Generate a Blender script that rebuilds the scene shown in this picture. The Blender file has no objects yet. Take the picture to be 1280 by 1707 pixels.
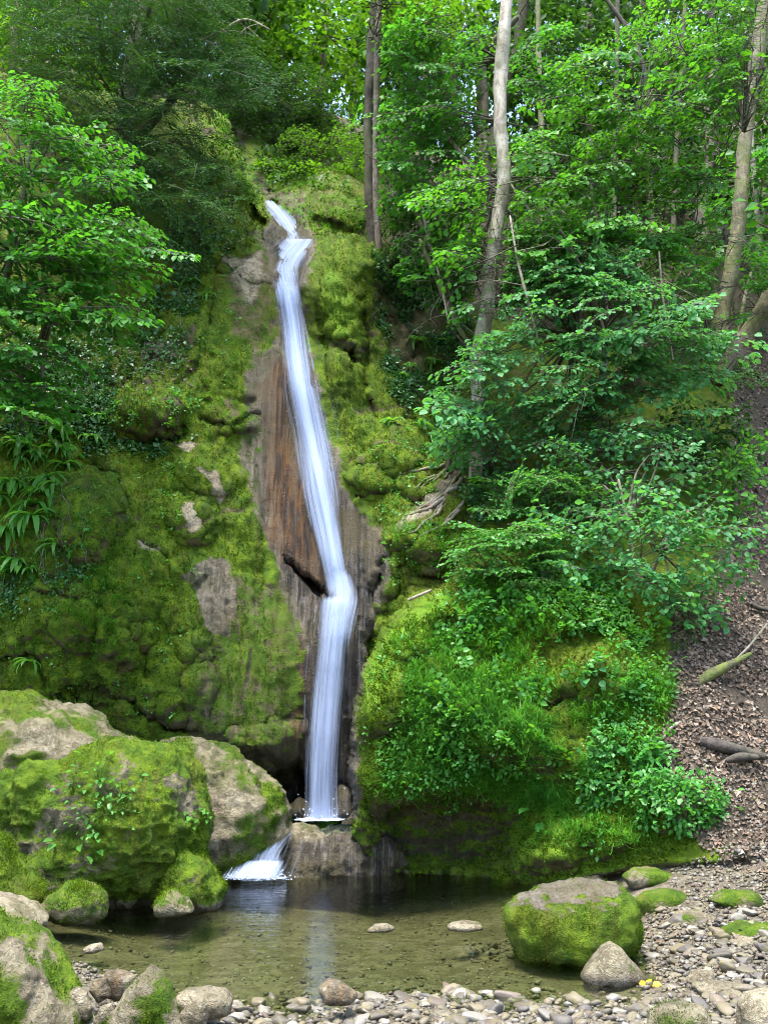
import bpy, math, random
import numpy as np
from mathutils import Matrix, Vector

random.seed(7)
RNG = np.random.default_rng(11)
SC = bpy.context.scene
COL = SC.collection

# ------------------------------------------------------------------ camera
F_PX, W_PX, H_PX = 1605.0, 1280.0, 1707.0      # focal length in pixels of the photograph
TILT = math.radians(12.18)
CAM = np.array([0.0, 0.0, 1.6])
cam_data = bpy.data.cameras.new("camera")
cam_data.sensor_fit = 'VERTICAL'
cam_data.sensor_height = 36.0
cam_data.lens = 36.0 * F_PX / H_PX
cam_data.clip_start = 0.05
cam_data.clip_end = 2000.0
cam = bpy.data.objects.new("camera", cam_data)
cam.location = CAM
cam.rotation_euler = (math.radians(90) + TILT, 0, 0)
COL.objects.link(cam)
SC.camera = cam

# ------------------------------------------------------------------ sky, sun, exposure
SUN_ELEV, SUN_AZ = math.radians(75), math.radians(205)   # azimuth clockwise from +Y: sun behind the camera to the left
world = bpy.data.worlds.new("World")
SC.world = world
world.use_nodes = True
wn = world.node_tree
bg = wn.nodes["Background"]
sky = wn.nodes.new("ShaderNodeTexSky")
sky.sky_type = 'NISHITA'
sky.sun_disc = False
sky.sun_elevation = SUN_ELEV
sky.sun_rotation = SUN_AZ
sky.air_density = 1.0
sky.dust_density = 2.0
sky.ozone_density = 1.0
wn.links.new(sky.outputs[0], bg.inputs[0])
bg.inputs[1].default_value = 0.15
sun_data = bpy.data.lights.new("sun", 'SUN')
sun_data.energy = 2.4
sun_data.angle = math.radians(25)
sun_data.color = (1.0, 0.97, 0.91)
sun = bpy.data.objects.new("sun", sun_data)
sd = Vector((math.sin(SUN_AZ) * math.cos(SUN_ELEV), math.cos(SUN_AZ) * math.cos(SUN_ELEV), math.sin(SUN_ELEV)))
sun.rotation_euler = sd.to_track_quat('Z', 'Y').to_euler()
sun.location = (0, 0, 40)
COL.objects.link(sun)
SC.view_settings.view_transform = 'Standard'
SC.view_settings.look = 'None'
SC.view_settings.gamma = 1.0
SC.view_settings.exposure = 2.35
SC.view_settings.use_curve_mapping = False
SC.render.engine = 'CYCLES'
SC.cycles.max_bounces = 7
SC.cycles.diffuse_bounces = 3
SC.cycles.glossy_bounces = 3
SC.cycles.transmission_bounces = 4
SC.cycles.transparent_max_bounces = 24
SC.cycles.caustics_reflective = False
SC.cycles.caustics_refractive = False
SC.cycles.use_denoising = True
SC.cycles.pixel_filter_type = 'BLACKMAN_HARRIS'
SC.cycles.filter_width = 1.0
SC.cycles.sample_clamp_indirect = 6.0

# ------------------------------------------------------------------ pixel <-> world
cT, sT = math.cos(TILT), math.sin(TILT)
def ray(px, py):
    px = np.asarray(px, float); py = np.asarray(py, float)
    cx = (px - W_PX / 2) / F_PX; cy = (H_PX / 2 - py) / F_PX
    return np.stack([cx, cT - cy * sT, sT + cy * cT], -1)
def P(px, py, Y):
    d = ray(px, py)
    return CAM + d * (np.asarray(Y, float) / d[..., 1])[..., None]
def Yz(px, py, z):
    d = ray(px, py)
    return (z - CAM[2]) / d[..., 2] * d[..., 1]
def mpp(Y):                      # metres per photograph pixel at depth Y
    return Y / F_PX
def project(p):
    q = np.asarray(p) - CAM
    zc = q[..., 1] * cT + q[..., 2] * sT
    yc = -q[..., 1] * sT + q[..., 2] * cT
    return W_PX / 2 + F_PX * q[..., 0] / zc, H_PX / 2 - F_PX * yc / zc

# ------------------------------------------------------------------ noise
def _hash(ix, iy, iz, seed):
    h = (ix.astype(np.uint32) * np.uint32(374761393) + iy.astype(np.uint32) * np.uint32(668265263)
         + iz.astype(np.uint32) * np.uint32(2147483647) + np.uint32((seed * 974711 + 12345) & 0xffffffff))
    h = (h ^ (h >> np.uint32(13))) * np.uint32(1274126177)
    h = (h ^ (h >> np.uint32(16))) * np.uint32(2246822519)
    return ((h ^ (h >> np.uint32(15))) & np.uint32(0xffffff)).astype(np.float64) / float(0xffffff) * 2 - 1
def vnoise(p, seed=0):
    p = np.asarray(p, float)
    i = np.floor(p).astype(np.int64); f = p - i
    f = f * f * f * (f * (f * 6 - 15) + 10)
    ix, iy, iz = i[..., 0], i[..., 1], i[..., 2]
    def c(a, b, d): return _hash(ix + a, iy + b, iz + d, seed)
    fx, fy, fz = f[..., 0], f[..., 1], f[..., 2]
    x00 = c(0,0,0) * (1 - fx) + c(1,0,0) * fx
    x10 = c(0,1,0) * (1 - fx) + c(1,1,0) * fx
    x01 = c(0,0,1) * (1 - fx) + c(1,0,1) * fx
    x11 = c(0,1,1) * (1 - fx) + c(1,1,1) * fx
    return (x00 * (1 - fy) + x10 * fy) * (1 - fz) + (x01 * (1 - fy) + x11 * fy) * fz
def fbm(p, octv=4, seed=0, gain=0.5):
    p = np.asarray(p, float); s = 0.0; a = 1.0; t = 0.0
    for k in range(octv):
        s = s + a * vnoise(p * (2.03 ** k) + 17.3 * k, seed + k); t += a; a *= gain
    return s / t
def ridged(p, octv=4, seed=0):
    p = np.asarray(p, float); s = 0.0; a = 1.0; t = 0.0
    for k in range(octv):
        s = s + a * (1 - 2 * np.abs(vnoise(p * (2.1 ** k) + 9.1 * k, seed + k))); t += a; a *= 0.5
    return s / t
def sstep(a, b, x):
    t = np.clip((x - a) / (b - a), 0, 1); return t * t * (3 - 2 * t)

# ------------------------------------------------------------------ polygons in photograph pixels (for survey points and plant ranges)
def inside(poly, x, y):
    poly = np.asarray(poly, float); r = np.zeros(np.shape(x), bool)
    n = len(poly)
    for k in range(n):
        x0, y0 = poly[k]; x1, y1 = poly[(k + 1) % n]
        c = ((y0 > y) != (y1 > y)) & (x < (x1 - x0) * (y - y0) / (y1 - y0 + 1e-12) + x0)
        r ^= c
    return r
def sdist(poly, x, y):
    poly = np.asarray(poly, float); d = np.full(np.shape(x), 1e9)
    n = len(poly)
    for k in range(n):
        x0, y0 = poly[k]; x1, y1 = poly[(k + 1) % n]
        ex, ey = x1 - x0, y1 - y0
        t = np.clip(((x - x0) * ex + (y - y0) * ey) / (ex * ex + ey * ey + 1e-9), 0, 1)
        d = np.minimum(d, np.hypot(x - x0 - t * ex, y - y0 - t * ey))
    return np.where(inside(poly, x, y), d, -d)
def linedist(pts, x, y):
    pts = np.asarray(pts, float); d = np.full(np.shape(x), 1e9)
    for k in range(len(pts) - 1):
        x0, y0 = pts[k]; x1, y1 = pts[k + 1]
        ex, ey = x1 - x0, y1 - y0
        t = np.clip(((x - x0) * ex + (y - y0) * ey) / (ex * ex + ey * ey + 1e-9), 0, 1)
        d = np.minimum(d, np.hypot(x - x0 - t * ex, y - y0 - t * ey))
    return d
def sample_poly(poly, n, rng=RNG):
    poly = np.asarray(poly, float); lo = poly.min(0); hi = poly.max(0); out = []; got = 0
    while got < n:
        q = lo + rng.random((n * 2 + 16, 2)) * (hi - lo)
        q = q[inside(poly, q[:, 0], q[:, 1])]
        out.append(q); got += len(q)
    return np.concatenate(out)[:n]

# ------------------------------------------------------------------ objects
def norm(v):
    v = np.asarray(v, float); return v / (np.linalg.norm(v, axis=-1, keepdims=True) + 1e-12)
def new_mesh(name, V, Fc, mats, attrs=None, smooth=True, fmat=None):
    V = np.asarray(V, np.float32); Fc = np.asarray(Fc, np.int32)
    me = bpy.data.meshes.new(name)
    k = Fc.shape[1]
    me.vertices.add(len(V)); me.vertices.foreach_set("co", V.ravel())
    me.loops.add(Fc.size); me.loops.foreach_set("vertex_index", Fc.ravel())
    me.polygons.add(len(Fc))
    me.polygons.foreach_set("loop_start", np.arange(0, Fc.size, k, dtype=np.int32))
    me.polygons.foreach_set("loop_total", np.full(len(Fc), k, np.int32))
    me.polygons.foreach_set("use_smooth", np.full(len(Fc), smooth, bool))
    if fmat is not None: me.polygons.foreach_set("material_index", np.asarray(fmat, np.int32))
    for m in (mats if isinstance(mats, (list, tuple)) else [mats]): me.materials.append(m)
    for an, av in (attrs or {}).items():
        av = np.asarray(av, np.float32)
        if av.ndim == 1:
            a = me.attributes.new(an, 'FLOAT', 'POINT'); a.data.foreach_set("value", av)
        else:
            a = me.attributes.new(an, 'FLOAT_VECTOR', 'POINT'); a.data.foreach_set("vector", av.ravel())
    me.update(calc_edges=True)
    return me
def tag(o, label=None, cat=None, group=None, kind=None):
    if label: o["label"] = label
    if cat: o["category"] = cat
    if group: o["group"] = group
    if kind: o["kind"] = kind
    return o
def link(name, data, parent=None, M=None):
    o = bpy.data.objects.new(name, data)
    COL.objects.link(o)
    if M is not None: o.matrix_world = M
    if parent is not None:
        o.parent = parent
        o.matrix_parent_inverse = Matrix.Translation(-parent.location)
    return o
def thing(name, loc, label, cat, group=None):
    o = bpy.data.objects.new(name, None)
    o.location = [float(c) for c in loc]; o.empty_display_size = 0.2
    COL.objects.link(o)
    return tag(o, label, cat, group)

class Acc:
    """collects many copies of small triangle templates into one mesh"""
    def __init__(s): s.V = []; s.F = []; s.T = []; s.n = 0
    def raw(s, V, Fc, T):
        s.V.append(np.asarray(V, np.float32)); s.F.append(np.asarray(Fc, np.int64) + s.n); s.T.append(np.broadcast_to(np.asarray(T, np.float32), (len(V),)))
        s.n += len(V)
    def inst(s, tv, tf, pos, ex, ey, ez, size, tint):
        pos = np.asarray(pos, float); N = len(pos)
        if N == 0: return
        size = np.asarray(size, float).reshape(N, -1)
        if size.shape[1] == 1: size = np.repeat(size, 3, 1)
        k = len(tv)
        V = pos[:, None, :] + (tv[None, :, 0:1] * size[:, None, 0:1]) * ex[:, None, :] \
            + (tv[None, :, 1:2] * size[:, None, 1:2]) * ey[:, None, :] + (tv[None, :, 2:3] * size[:, None, 2:3]) * ez[:, None, :]
        Fc = (np.arange(N)[:, None, None] * k + tf[None]).reshape(-1, 3)
        s.raw(V.reshape(-1, 3), Fc, np.repeat(tint, k))
    def mesh(s, name, mat, smooth=True, loc=None):
        V = np.concatenate(s.V); Fc = np.concatenate(s.F); T = np.concatenate(s.T)
        return new_mesh(name, V, Fc, mat, {"tint": T}, smooth)
    def tris(s): return sum(len(f) for f in s.F)
def frame(d, up):
    ex = norm(d); ey = norm(np.cross(up, ex)); ez = np.cross(ex, ey)
    return ex, ey, ez
def tube(acc, pts, rad, seg=6, tint=0.5, rough=0.0, seed=0):
    pts = np.asarray(pts, float); n = len(pts); rad = np.broadcast_to(np.asarray(rad, float), (n,))
    t = np.gradient(pts, axis=0); t = norm(t)
    ref = np.where(np.abs(t[:, 2:3]) > 0.85, np.array([[1.0, 0, 0]]), np.array([[0, 0, 1.0]]))
    a = norm(np.cross(ref, t)); b = np.cross(t, a)
    for k in range(1, n):
        if np.dot(a[k], a[k - 1]) < 0: a[k] *= -1; b[k] *= -1
    th = np.linspace(0, 2 * np.pi, seg, endpoint=False)
    ring = pts[:, None] + rad[:, None, None] * (np.cos(th)[None, :, None] * a[:, None] + np.sin(th)[None, :, None] * b[:, None])
    if rough > 0:
        nrm = norm(ring - pts[:, None])
        ring = ring + nrm * (rad[:, None] * rough * fbm(ring * np.array([9, 9, 4.0]), 3, seed))[..., None]
    V = ring.reshape(-1, 3)
    i = np.arange(n - 1)[:, None] * seg; j = np.arange(seg)[None]; j2 = (j + 1) % seg
    A = (i + j).ravel(); B = (i + j2).ravel(); C = (i + seg + j2).ravel(); D = (i + seg + j).ravel()
    Fc = np.concatenate([np.stack([A, B, C], 1), np.stack([A, C, D], 1)])
    cap = len(V); V = np.concatenate([V, pts[-1:] + t[-1:] * rad[-1]])
    k = (n - 1) * seg
    Fc = np.concatenate([Fc, np.stack([k + np.arange(seg), k + (np.arange(seg) + 1) % seg, np.full(seg, cap)], 1)])
    acc.raw(V, Fc, tint)
def spline(ctrl, n):
    ctrl = np.asarray(ctrl, float); m = len(ctrl)
    if m == 2:
        t = np.linspace(0, 1, n)[:, None]; return ctrl[0] * (1 - t) + ctrl[1] * t
    c = np.vstack([2 * ctrl[0] - ctrl[1], ctrl, 2 * ctrl[-1] - ctrl[-2]])
    u = np.linspace(0, m - 1 - 1e-9, n); k = u.astype(int); f = (u - k)[:, None]
    p0, p1, p2, p3 = c[k], c[k + 1], c[k + 2], c[k + 3]
    return 0.5 * (2 * p1 + (p2 - p0) * f + (2 * p0 - 5 * p1 + 4 * p2 - p3) * f ** 2 + (3 * p1 - p0 - 3 * p2 + p3) * f ** 3)
_ico = {}
def ico(sub):
    if sub in _ico: return _ico[sub]
    g = (1 + 5 ** .5) / 2
    V = [(-1,g,0),(1,g,0),(-1,-g,0),(1,-g,0),(0,-1,g),(0,1,g),(0,-1,-g),(0,1,-g),(g,0,-1),(g,0,1),(-g,0,-1),(-g,0,1)]
    Fc = [(0,11,5),(0,5,1),(0,1,7),(0,7,10),(0,10,11),(1,5,9),(5,11,4),(11,10,2),(10,7,6),(7,1,8),(3,9,4),(3,4,2),(3,2,6),(3,6,8),(3,8,9),(4,9,5),(2,4,11),(6,2,10),(8,6,7),(9,8,1)]
    V = norm(np.array(V, float)); Fc = np.array(Fc)
    for _ in range(sub):
        E = np.sort(np.concatenate([Fc[:, [0, 1]], Fc[:, [1, 2]], Fc[:, [2, 0]]]), 1)
        U, inv = np.unique(E, axis=0, return_inverse=True); inv = inv.reshape(-1)
        M = norm(V[U[:, 0]] + V[U[:, 1]]); n = len(V); m = len(Fc)
        a, b, c = inv[:m] + n, inv[m:2 * m] + n, inv[2 * m:] + n
        V = np.concatenate([V, M])
        Fc = np.concatenate([np.stack([Fc[:, 0], a, c], 1), np.stack([Fc[:, 1], b, a], 1), np.stack([Fc[:, 2], c, b], 1), np.stack([a, b, c], 1)])
    _ico[sub] = (V, Fc); return _ico[sub]
def vnormals(V, Fc):
    fn = np.cross(V[Fc[:, 1]] - V[Fc[:, 0]], V[Fc[:, 2]] - V[Fc[:, 0]])
    n = np.zeros_like(V)
    for k in range(3):
        for c in range(3): n[:, c] += np.bincount(Fc[:, k], fn[:, c], len(V))
    return norm(n)
# ------------------------------------------------------------------ materials
class NT:
    def __init__(s, name):
        s.m = bpy.data.materials.new(name); s.m.use_nodes = True
        s.t = s.m.node_tree; s.t.nodes.clear()
        s.out = s.t.nodes.new("ShaderNodeOutputMaterial")
    def n(s, typ, **kw):
        o = s.t.nodes.new("ShaderNode" + typ)
        for k, v in kw.items():
            if k.startswith("i_"):
                key = k[2:]; key = int(key) if key.isdigit() else key.replace("_", " ")
                s.set(o, key, v)
            else: setattr(o, k, v)
        return o
    def set(s, node, key, v):
        if hasattr(v, "is_output") or isinstance(v, bpy.types.NodeSocket): s.t.links.new(v, node.inputs[key])
        else:
            if isinstance(v, tuple) and len(v) == 3 and node.inputs[key].type == 'RGBA': v = (*v, 1.0)
            node.inputs[key].default_value = v
    def mix(s, a, b, f, blend='MIX'):
        m = s.t.nodes.new("ShaderNodeMix"); m.data_type = 'RGBA'; m.blend_type = blend
        s.set(m, 0, f); s.set(m, 6, a); s.set(m, 7, b); return m.outputs[2]
    def math(s, op, a, b=0.0, clamp=False):
        m = s.t.nodes.new("ShaderNodeMath"); m.operation = op; m.use_clamp = clamp
        s.set(m, 0, a); s.set(m, 1, b); return m.outputs[0]
    def ramp(s, f, lo, hi):
        m = s.t.nodes.new("ShaderNodeMapRange"); m.interpolation_type = 'SMOOTHSTEP'
        s.set(m, 0, f); m.inputs[1].default_value = lo; m.inputs[2].default_value = hi; return m.outputs[0]
    def pos(s):
        return s.n("NewGeometry").outputs["Position"]
    def objco(s): return s.n("TexCoord").outputs["Object"]
    def noise(s, vec, scale, detail=4, rough=0.55, stretch=None, out="Fac"):
        if stretch:
            mp = s.n("Mapping"); s.set(mp, "Vector", vec); mp.inputs["Scale"].default_value = stretch; vec = mp.outputs[0]
        o = s.n("TexNoise"); s.set(o, "Vector", vec); o.inputs["Scale"].default_value = scale
        o.inputs["Detail"].default_value = detail; o.inputs["Roughness"].default_value = rough
        return o.outputs[out]
    def attr(s, name): return s.n("Attribute", attribute_name=name).outputs["Fac"]
    def bump(s, h, strength, dist, normal=None):
        b = s.n("Bump"); s.set(b, "Height", h); b.inputs["Strength"].default_value = strength; b.inputs["Distance"].default_value = dist
        if normal is not None: s.set(b, "Normal", normal)
        return b.outputs[0]
    def done(s, sh): s.t.links.new(sh, s.out.inputs[0]); return s.m

def rock_material():
    t = NT("mossy_limestone"); p = t.pos()
    n1 = t.noise(p, 1.3, 5); n2 = t.noise(p, 7, 5); n3 = t.noise(p, 38, 4, 0.65); n4 = t.noise(p, 120, 3, 0.7)
    st = t.noise(p, 4.0, 5, 0.62, (2.6, .5, 0.11))       # runs down the face
    st2 = t.noise(p, 13.0, 4, 0.62, (2.2, .5, 0.07))
    rock = t.mix((0.37, 0.32, 0.22), (0.20, 0.165, 0.105), t.ramp(n2, .38, .60))
    rock = t.mix(rock, (0.47, 0.42, 0.32), t.ramp(n3, .52, .66))
    rock = t.mix(rock, (0.09, 0.075, 0.05), t.math('MULTIPLY', t.ramp(n3, .44, .34), .75))
    rock = t.mix(rock, (0.12, 0.13, 0.03), t.math('MULTIPLY', t.ramp(n1, .44, .32), .5))
    rock = t.mix(rock, (0.12, 0.10, 0.065), t.math('MULTIPLY', t.ramp(n1, .5, .7), .6))
    under_ = t.mix((0.105, 0.092, 0.030), (0.045, 0.042, 0.018), t.ramp(n2, .35, .6))      # algal stain of the wall, also painted shade on the hill rock
    rock = t.mix(rock, under_, t.attr("algae_shade"))
    wet = t.attr("wet")
    wr = t.mix((0.085, 0.070, 0.052), (0.018, 0.014, 0.009), t.ramp(st, .45, .54))
    wr = t.mix(wr, (0.20, 0.182, 0.178), t.math('MULTIPLY', t.ramp(st2, .56, .63), .65))
    wr = t.mix(wr, (0.075, 0.060, 0.016), t.math('MULTIPLY', t.ramp(n1, .46, .6), .6))
    wr = t.mix(wr, (0.035, 0.03, 0.022), t.math('MULTIPLY', t.ramp(n3, .52, .66), .7))
    wr = t.mix(wr, (0.26, 0.24, 0.23), t.math('MULTIPLY', t.ramp(n4, .61, .71), .6))
    wr = t.mix(wr, (0.018, 0.015, 0.012), t.math('MULTIPLY', t.ramp(n4, .42, .32), .6))
    rock = t.mix(rock, wr, wet)
    br = t.mix((0.125, 0.058, 0.016), (0.024, 0.012, 0.006), t.ramp(t.math('ADD', t.math('MULTIPLY', st2, .5), t.math('MULTIPLY', st, .5)), .44, .56))
    br = t.mix(br, (0.14, 0.08, 0.04), t.math('MULTIPLY', t.ramp(n3, .60, .74), .6))
    rock = t.mix(rock, br, t.math('MULTIPLY', t.attr("brown"), t.math('ADD', .45, t.math('MULTIPLY', t.ramp(st, .40, .54), .55)), True))
    soil = t.mix((0.050, 0.040, 0.028), (0.105, 0.084, 0.060), t.ramp(n3, .4, .65))
    rock = t.mix(rock, soil, t.attr("soil"))
    m1 = t.mix((0.122, 0.190, 0.007), (0.056, 0.112, 0.006), t.ramp(n2, .35, .62))
    m1 = t.mix(m1, (0.105, 0.090, 0.015), t.math('MULTIPLY', t.ramp(st, .5, .68), .5))
    m1 = t.mix(m1, (0.018, 0.036, 0.005), t.math('MULTIPLY', t.ramp(n3, .52, .68), .7))
    m1 = t.mix(m1, (0.175, 0.270, 0.018), t.math('MULTIPLY', t.ramp(n4, .54, .72), .6))
    nb_ = t.noise(p, .8, 4, .6, (1.0, 1.0, .6)); nc_ = t.noise(p, 2.6, 4, .6, (1.0, 1.0, .5))
    m1 = t.mix(m1, (0.088, 0.080, 0.012), t.math('MULTIPLY', t.ramp(nb_, .54, .70), .45))
    m1 = t.mix(m1, (0.028, 0.050, 0.008), t.math('MULTIPLY', t.ramp(nc_, .54, .68), .5))
    m1 = t.mix(m1, (0.150, 0.285, 0.018), t.math('MULTIPLY', t.attr("bright"), .85))
    mo = t.attr("moss")
    mf = t.math('ADD', mo, t.math('MULTIPLY', t.math('SUBTRACT', t.math('ADD', t.math('MULTIPLY', n2, .6), t.math('MULTIPLY', n3, .4)), .5), 1.5))
    mf = t.ramp(mf, .40, .60)
    col = t.mix(rock, m1, mf)
    rough = t.math('SUBTRACT', 0.86, t.math('MULTIPLY', t.math('MULTIPLY', wet, .50), t.math('SUBTRACT', 1.0, mf)))
    h = t.math('ADD', t.math('MULTIPLY', n3, .9), t.math('MULTIPLY', n4, .5))
    h = t.math('ADD', h, t.math('MULTIPLY', n2, .9))
    h = t.math('ADD', h, t.math('MULTIPLY', t.math('MULTIPLY', st2, wet), 1.0))
    nb = t.bump(h, 1.0, 0.05)
    b = t.n("BsdfPrincipled"); t.set(b, "Base Color", col); t.set(b, "Roughness", rough); t.set(b, "Normal", nb)
    t.set(b, "Specular IOR Level", t.math('ADD', .18, t.math('MULTIPLY', wet, .12)))
    return t.done(b.outputs[0])

def leaf_material(name, a, b, c=None, trans=0.5, rough=0.5, spec=0.22, hue_noise=0.35):
    t = NT(name); ti = t.attr("tint"); p = t.pos()
    big = t.noise(p, 0.9, 2); sm = t.noise(p, 55, 2)
    col = t.mix(a, b, ti)
    if c: col = t.mix(col, c, t.math('MULTIPLY', t.ramp(big, .45, .7), hue_noise))
    col = t.mix(col, (0.0, 0.0, 0.0), t.math('MULTIPLY', t.ramp(sm, .5, .8), .18))
    pr = t.n("BsdfPrincipled"); t.set(pr, "Base Color", col); pr.inputs["Roughness"].default_value = rough
    pr.inputs["Specular IOR Level"].default_value = spec
    tr = t.n("BsdfTranslucent")
    t.set(tr, "Color", t.mix(col, (1.5, 1.3, .5), 1.0, 'MULTIPLY'))
    mx = t.n("MixShader"); mx.inputs[0].default_value = trans
    t.t.links.new(pr.outputs[0], mx.inputs[1]); t.t.links.new(tr.outputs[0], mx.inputs[2])
    return t.done(mx.outputs[0])

def bark_material(name, a, b, lichen, moss=0.0, lich=0.3):
    t = NT(name); p = t.pos()
    n1 = t.noise(p, 16, 5, .65, (1, 1, .28)); n2 = t.noise(p, 6, 4); n3 = t.noise(p, 45, 3); n4 = t.noise(p, 2.2, 3)
    col = t.mix(a, b, t.ramp(n1, .38, .62))
    col = t.mix(col, lichen, t.math('MULTIPLY', t.ramp(n2, .46, .60), lich))
    col = t.mix(col, (0.075, 0.10, 0.015), t.math('MULTIPLY', t.ramp(t.math('ADD', n4, t.math('MULTIPLY', n3, .4)), .6, .8), moss))
    ln = t.noise(p, 9, 3, .6, (1, 1, 3.2))
    col = t.mix(col, b, t.math('MULTIPLY', t.ramp(ln, .60, .68), .8))
    h = t.math('ADD', n1, t.math('MULTIPLY', n3, .4))
    pr = t.n("BsdfPrincipled"); t.set(pr, "Base Color", col); pr.inputs["Roughness"].default_value = .88
    t.set(pr, "Normal", t.bump(h, .8, .03))
    return t.done(pr.outputs[0])

def stone_material(name, per_object):
    t = NT(name); p = t.pos()
    rnd = t.n("ObjectInfo").outputs["Random"] if per_object else t.attr("tint")
    w = t.n("TexWhiteNoise", noise_dimensions='1D'); t.set(w, "W", rnd); r2 = w.outputs["Value"]
    n2 = t.noise(p, 22, 5); n3 = t.noise(p, 110, 3, .65)
    c = t.mix((0.128, 0.106, 0.066), (0.066, 0.056, 0.040), t.ramp(rnd, .15, .75))
    c = t.mix(c, (0.18, 0.168, 0.145), t.ramp(r2, .66, .97))
    c = t.mix(c, (0.075, 0.066, 0.058), t.ramp(r2, .28, .08))
    c = t.mix(c, (0.10, 0.060, 0.040), t.math('MULTIPLY', t.ramp(rnd, .94, .99), .6))
    c = t.mix(c, (0.13, 0.115, 0.03), t.math('MULTIPLY', t.ramp(n2, .50, .70), .6))
    c = t.mix(c, (0.08, 0.06, 0.045), t.math('MULTIPLY', t.ramp(n3, .55, .75), .55))
    pr = t.n("BsdfPrincipled"); t.set(pr, "Base Color", c); pr.inputs["Roughness"].default_value = .62
    pr.inputs["Specular IOR Level"].default_value = .4
    t.set(pr, "Normal", t.bump(t.math('ADD', n2, t.math('MULTIPLY', n3, .5)), .6, .008))
    return t.done(pr.outputs[0])

def litter_material():
    t = NT("dead_leaf"); ti = t.attr("tint")
    c = t.mix((0.155, 0.100, 0.060), (0.042, 0.031, 0.022), ti)
    w = t.n("TexWhiteNoise", noise_dimensions='1D'); t.set(w, "W", ti)
    c = t.mix(c, (0.24, 0.195, 0.145), t.ramp(w.outputs["Value"], .6, 1.0))
    pr = t.n("BsdfPrincipled"); t.set(pr, "Base Color", c); pr.inputs["Roughness"].default_value = .7
    return t.done(pr.outputs[0])

def moss_material():
    t = NT("moss_fuzz"); ti = t.attr("tint"); p = t.pos()
    n1 = t.noise(p, 3.0, 4); n2 = t.noise(p, 14, 3)
    c = t.mix((0.026, 0.058, 0.004), (0.125, 0.212, 0.010), ti)
    c = t.mix(c, (0.045, 0.085, 0.010), t.math('MULTIPLY', t.ramp(n1, .5, .7), .7))
    c = t.mix(c, (0.12, 0.105, 0.018), t.math('MULTIPLY', t.ramp(n2, .58, .72), .45))
    nb_ = t.noise(p, .8, 4, .6, (1.0, 1.0, .6)); nc_ = t.noise(p, 2.6, 4, .6, (1.0, 1.0, .5))
    c = t.mix(c, (0.105, 0.098, 0.014), t.math('MULTIPLY', t.ramp(nb_, .52, .68), .5))
    c = t.mix(c, (0.035, 0.062, 0.008), t.math('MULTIPLY', t.ramp(nc_, .52, .66), .65))
    d = t.n("BsdfDiffuse"); t.set(d, "Color", c)
    tr = t.n("BsdfTranslucent"); t.set(tr, "Color", c)
    mx = t.n("MixShader"); mx.inputs[0].default_value = .3
    t.t.links.new(d.outputs[0], mx.inputs[1]); t.t.links.new(tr.outputs[0], mx.inputs[2])
    return t.done(mx.outputs[0])

def pool_material(name="pool_water", tint=(0.72, 0.78, 0.58), ripple=1.0):
    t = NT(name); p = t.pos()
    h = t.noise(p, 5.0, 3, .55, (1.0, 2.6, 1.0)); h2 = t.noise(p, 17.0, 2, .5, (1.0, 2.2, 1.0))
    hh = t.math('ADD', h, t.math('MULTIPLY', h2, .28))
    sx = t.n('SeparateXYZ'); t.set(sx, 0, p)
    hh = t.math('MULTIPLY', hh, t.math('ADD', .7, t.math('MULTIPLY', t.ramp(sx.outputs[1], 7.5, 10.4), 1.6)))   # livelier water close to the cascade
    nb = t.bump(hh, .22 * ripple, .035)
    fr = t.n("Fresnel"); fr.inputs[0].default_value = 1.75; t.set(fr, "Normal", nb)
    tr = t.n("BsdfTransparent"); t.set(tr, "Color", tint)
    gl = t.n("BsdfGlossy"); gl.inputs["Roughness"].default_value = .03; t.set(gl, "Normal", nb)
    bf = t.n("NewGeometry").outputs["Backfacing"]       # light leaving the water from below passes straight out
    mx = t.n("MixShader"); t.set(mx, 0, t.math('MULTIPLY', fr.outputs[0], t.math('SUBTRACT', 1.0, bf)))
    t.t.links.new(tr.outputs[0], mx.inputs[1]); t.t.links.new(gl.outputs[0], mx.inputs[2])
    return t.done(mx.outputs[0])

def falls_material():
    """silky falling water: bright scattering threads with clear gaps; uv.x across, uv.y along in metres"""
    t = NT("falling_water"); uv = t.n("Attribute", attribute_name="flow").outputs["Vector"]
    dn = t.attr("dens")
    a = t.noise(uv, 1.0, 3, .55, (17, 0.35, 1)); b = t.noise(uv, 1.0, 3, .6, (48, 0.6, 1)); c = t.noise(uv, 1.0, 3, .5, (5, 0.5, 1))
    s = t.math('ADD', t.math('MULTIPLY', a, .5), t.math('ADD', t.math('MULTIPLY', b, .17), t.math('MULTIPLY', c, .43)))
    f = t.math('ADD', dn, t.math('MULTIPLY', t.math('SUBTRACT', s, .56), 2.3))
    f = t.math('MULTIPLY', t.ramp(f, .25, 1.35), .93)
    d = t.n("BsdfDiffuse"); t.set(d, "Color", (0.46, 0.54, 0.72))
    tr = t.n("BsdfTranslucent"); t.set(tr, "Color", (0.44, 0.54, 0.74))
    m1 = t.n("MixShader"); m1.inputs[0].default_value = .45
    t.t.links.new(d.outputs[0], m1.inputs[1]); t.t.links.new(tr.outputs[0], m1.inputs[2])
    tp = t.n("BsdfTransparent")
    mx = t.n("MixShader"); t.t.links.new(f, mx.inputs[0])
    t.t.links.new(tp.outputs[0], mx.inputs[1]); t.t.links.new(m1.outputs[0], mx.inputs[2])
    return t.done(mx.outputs[0])

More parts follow.
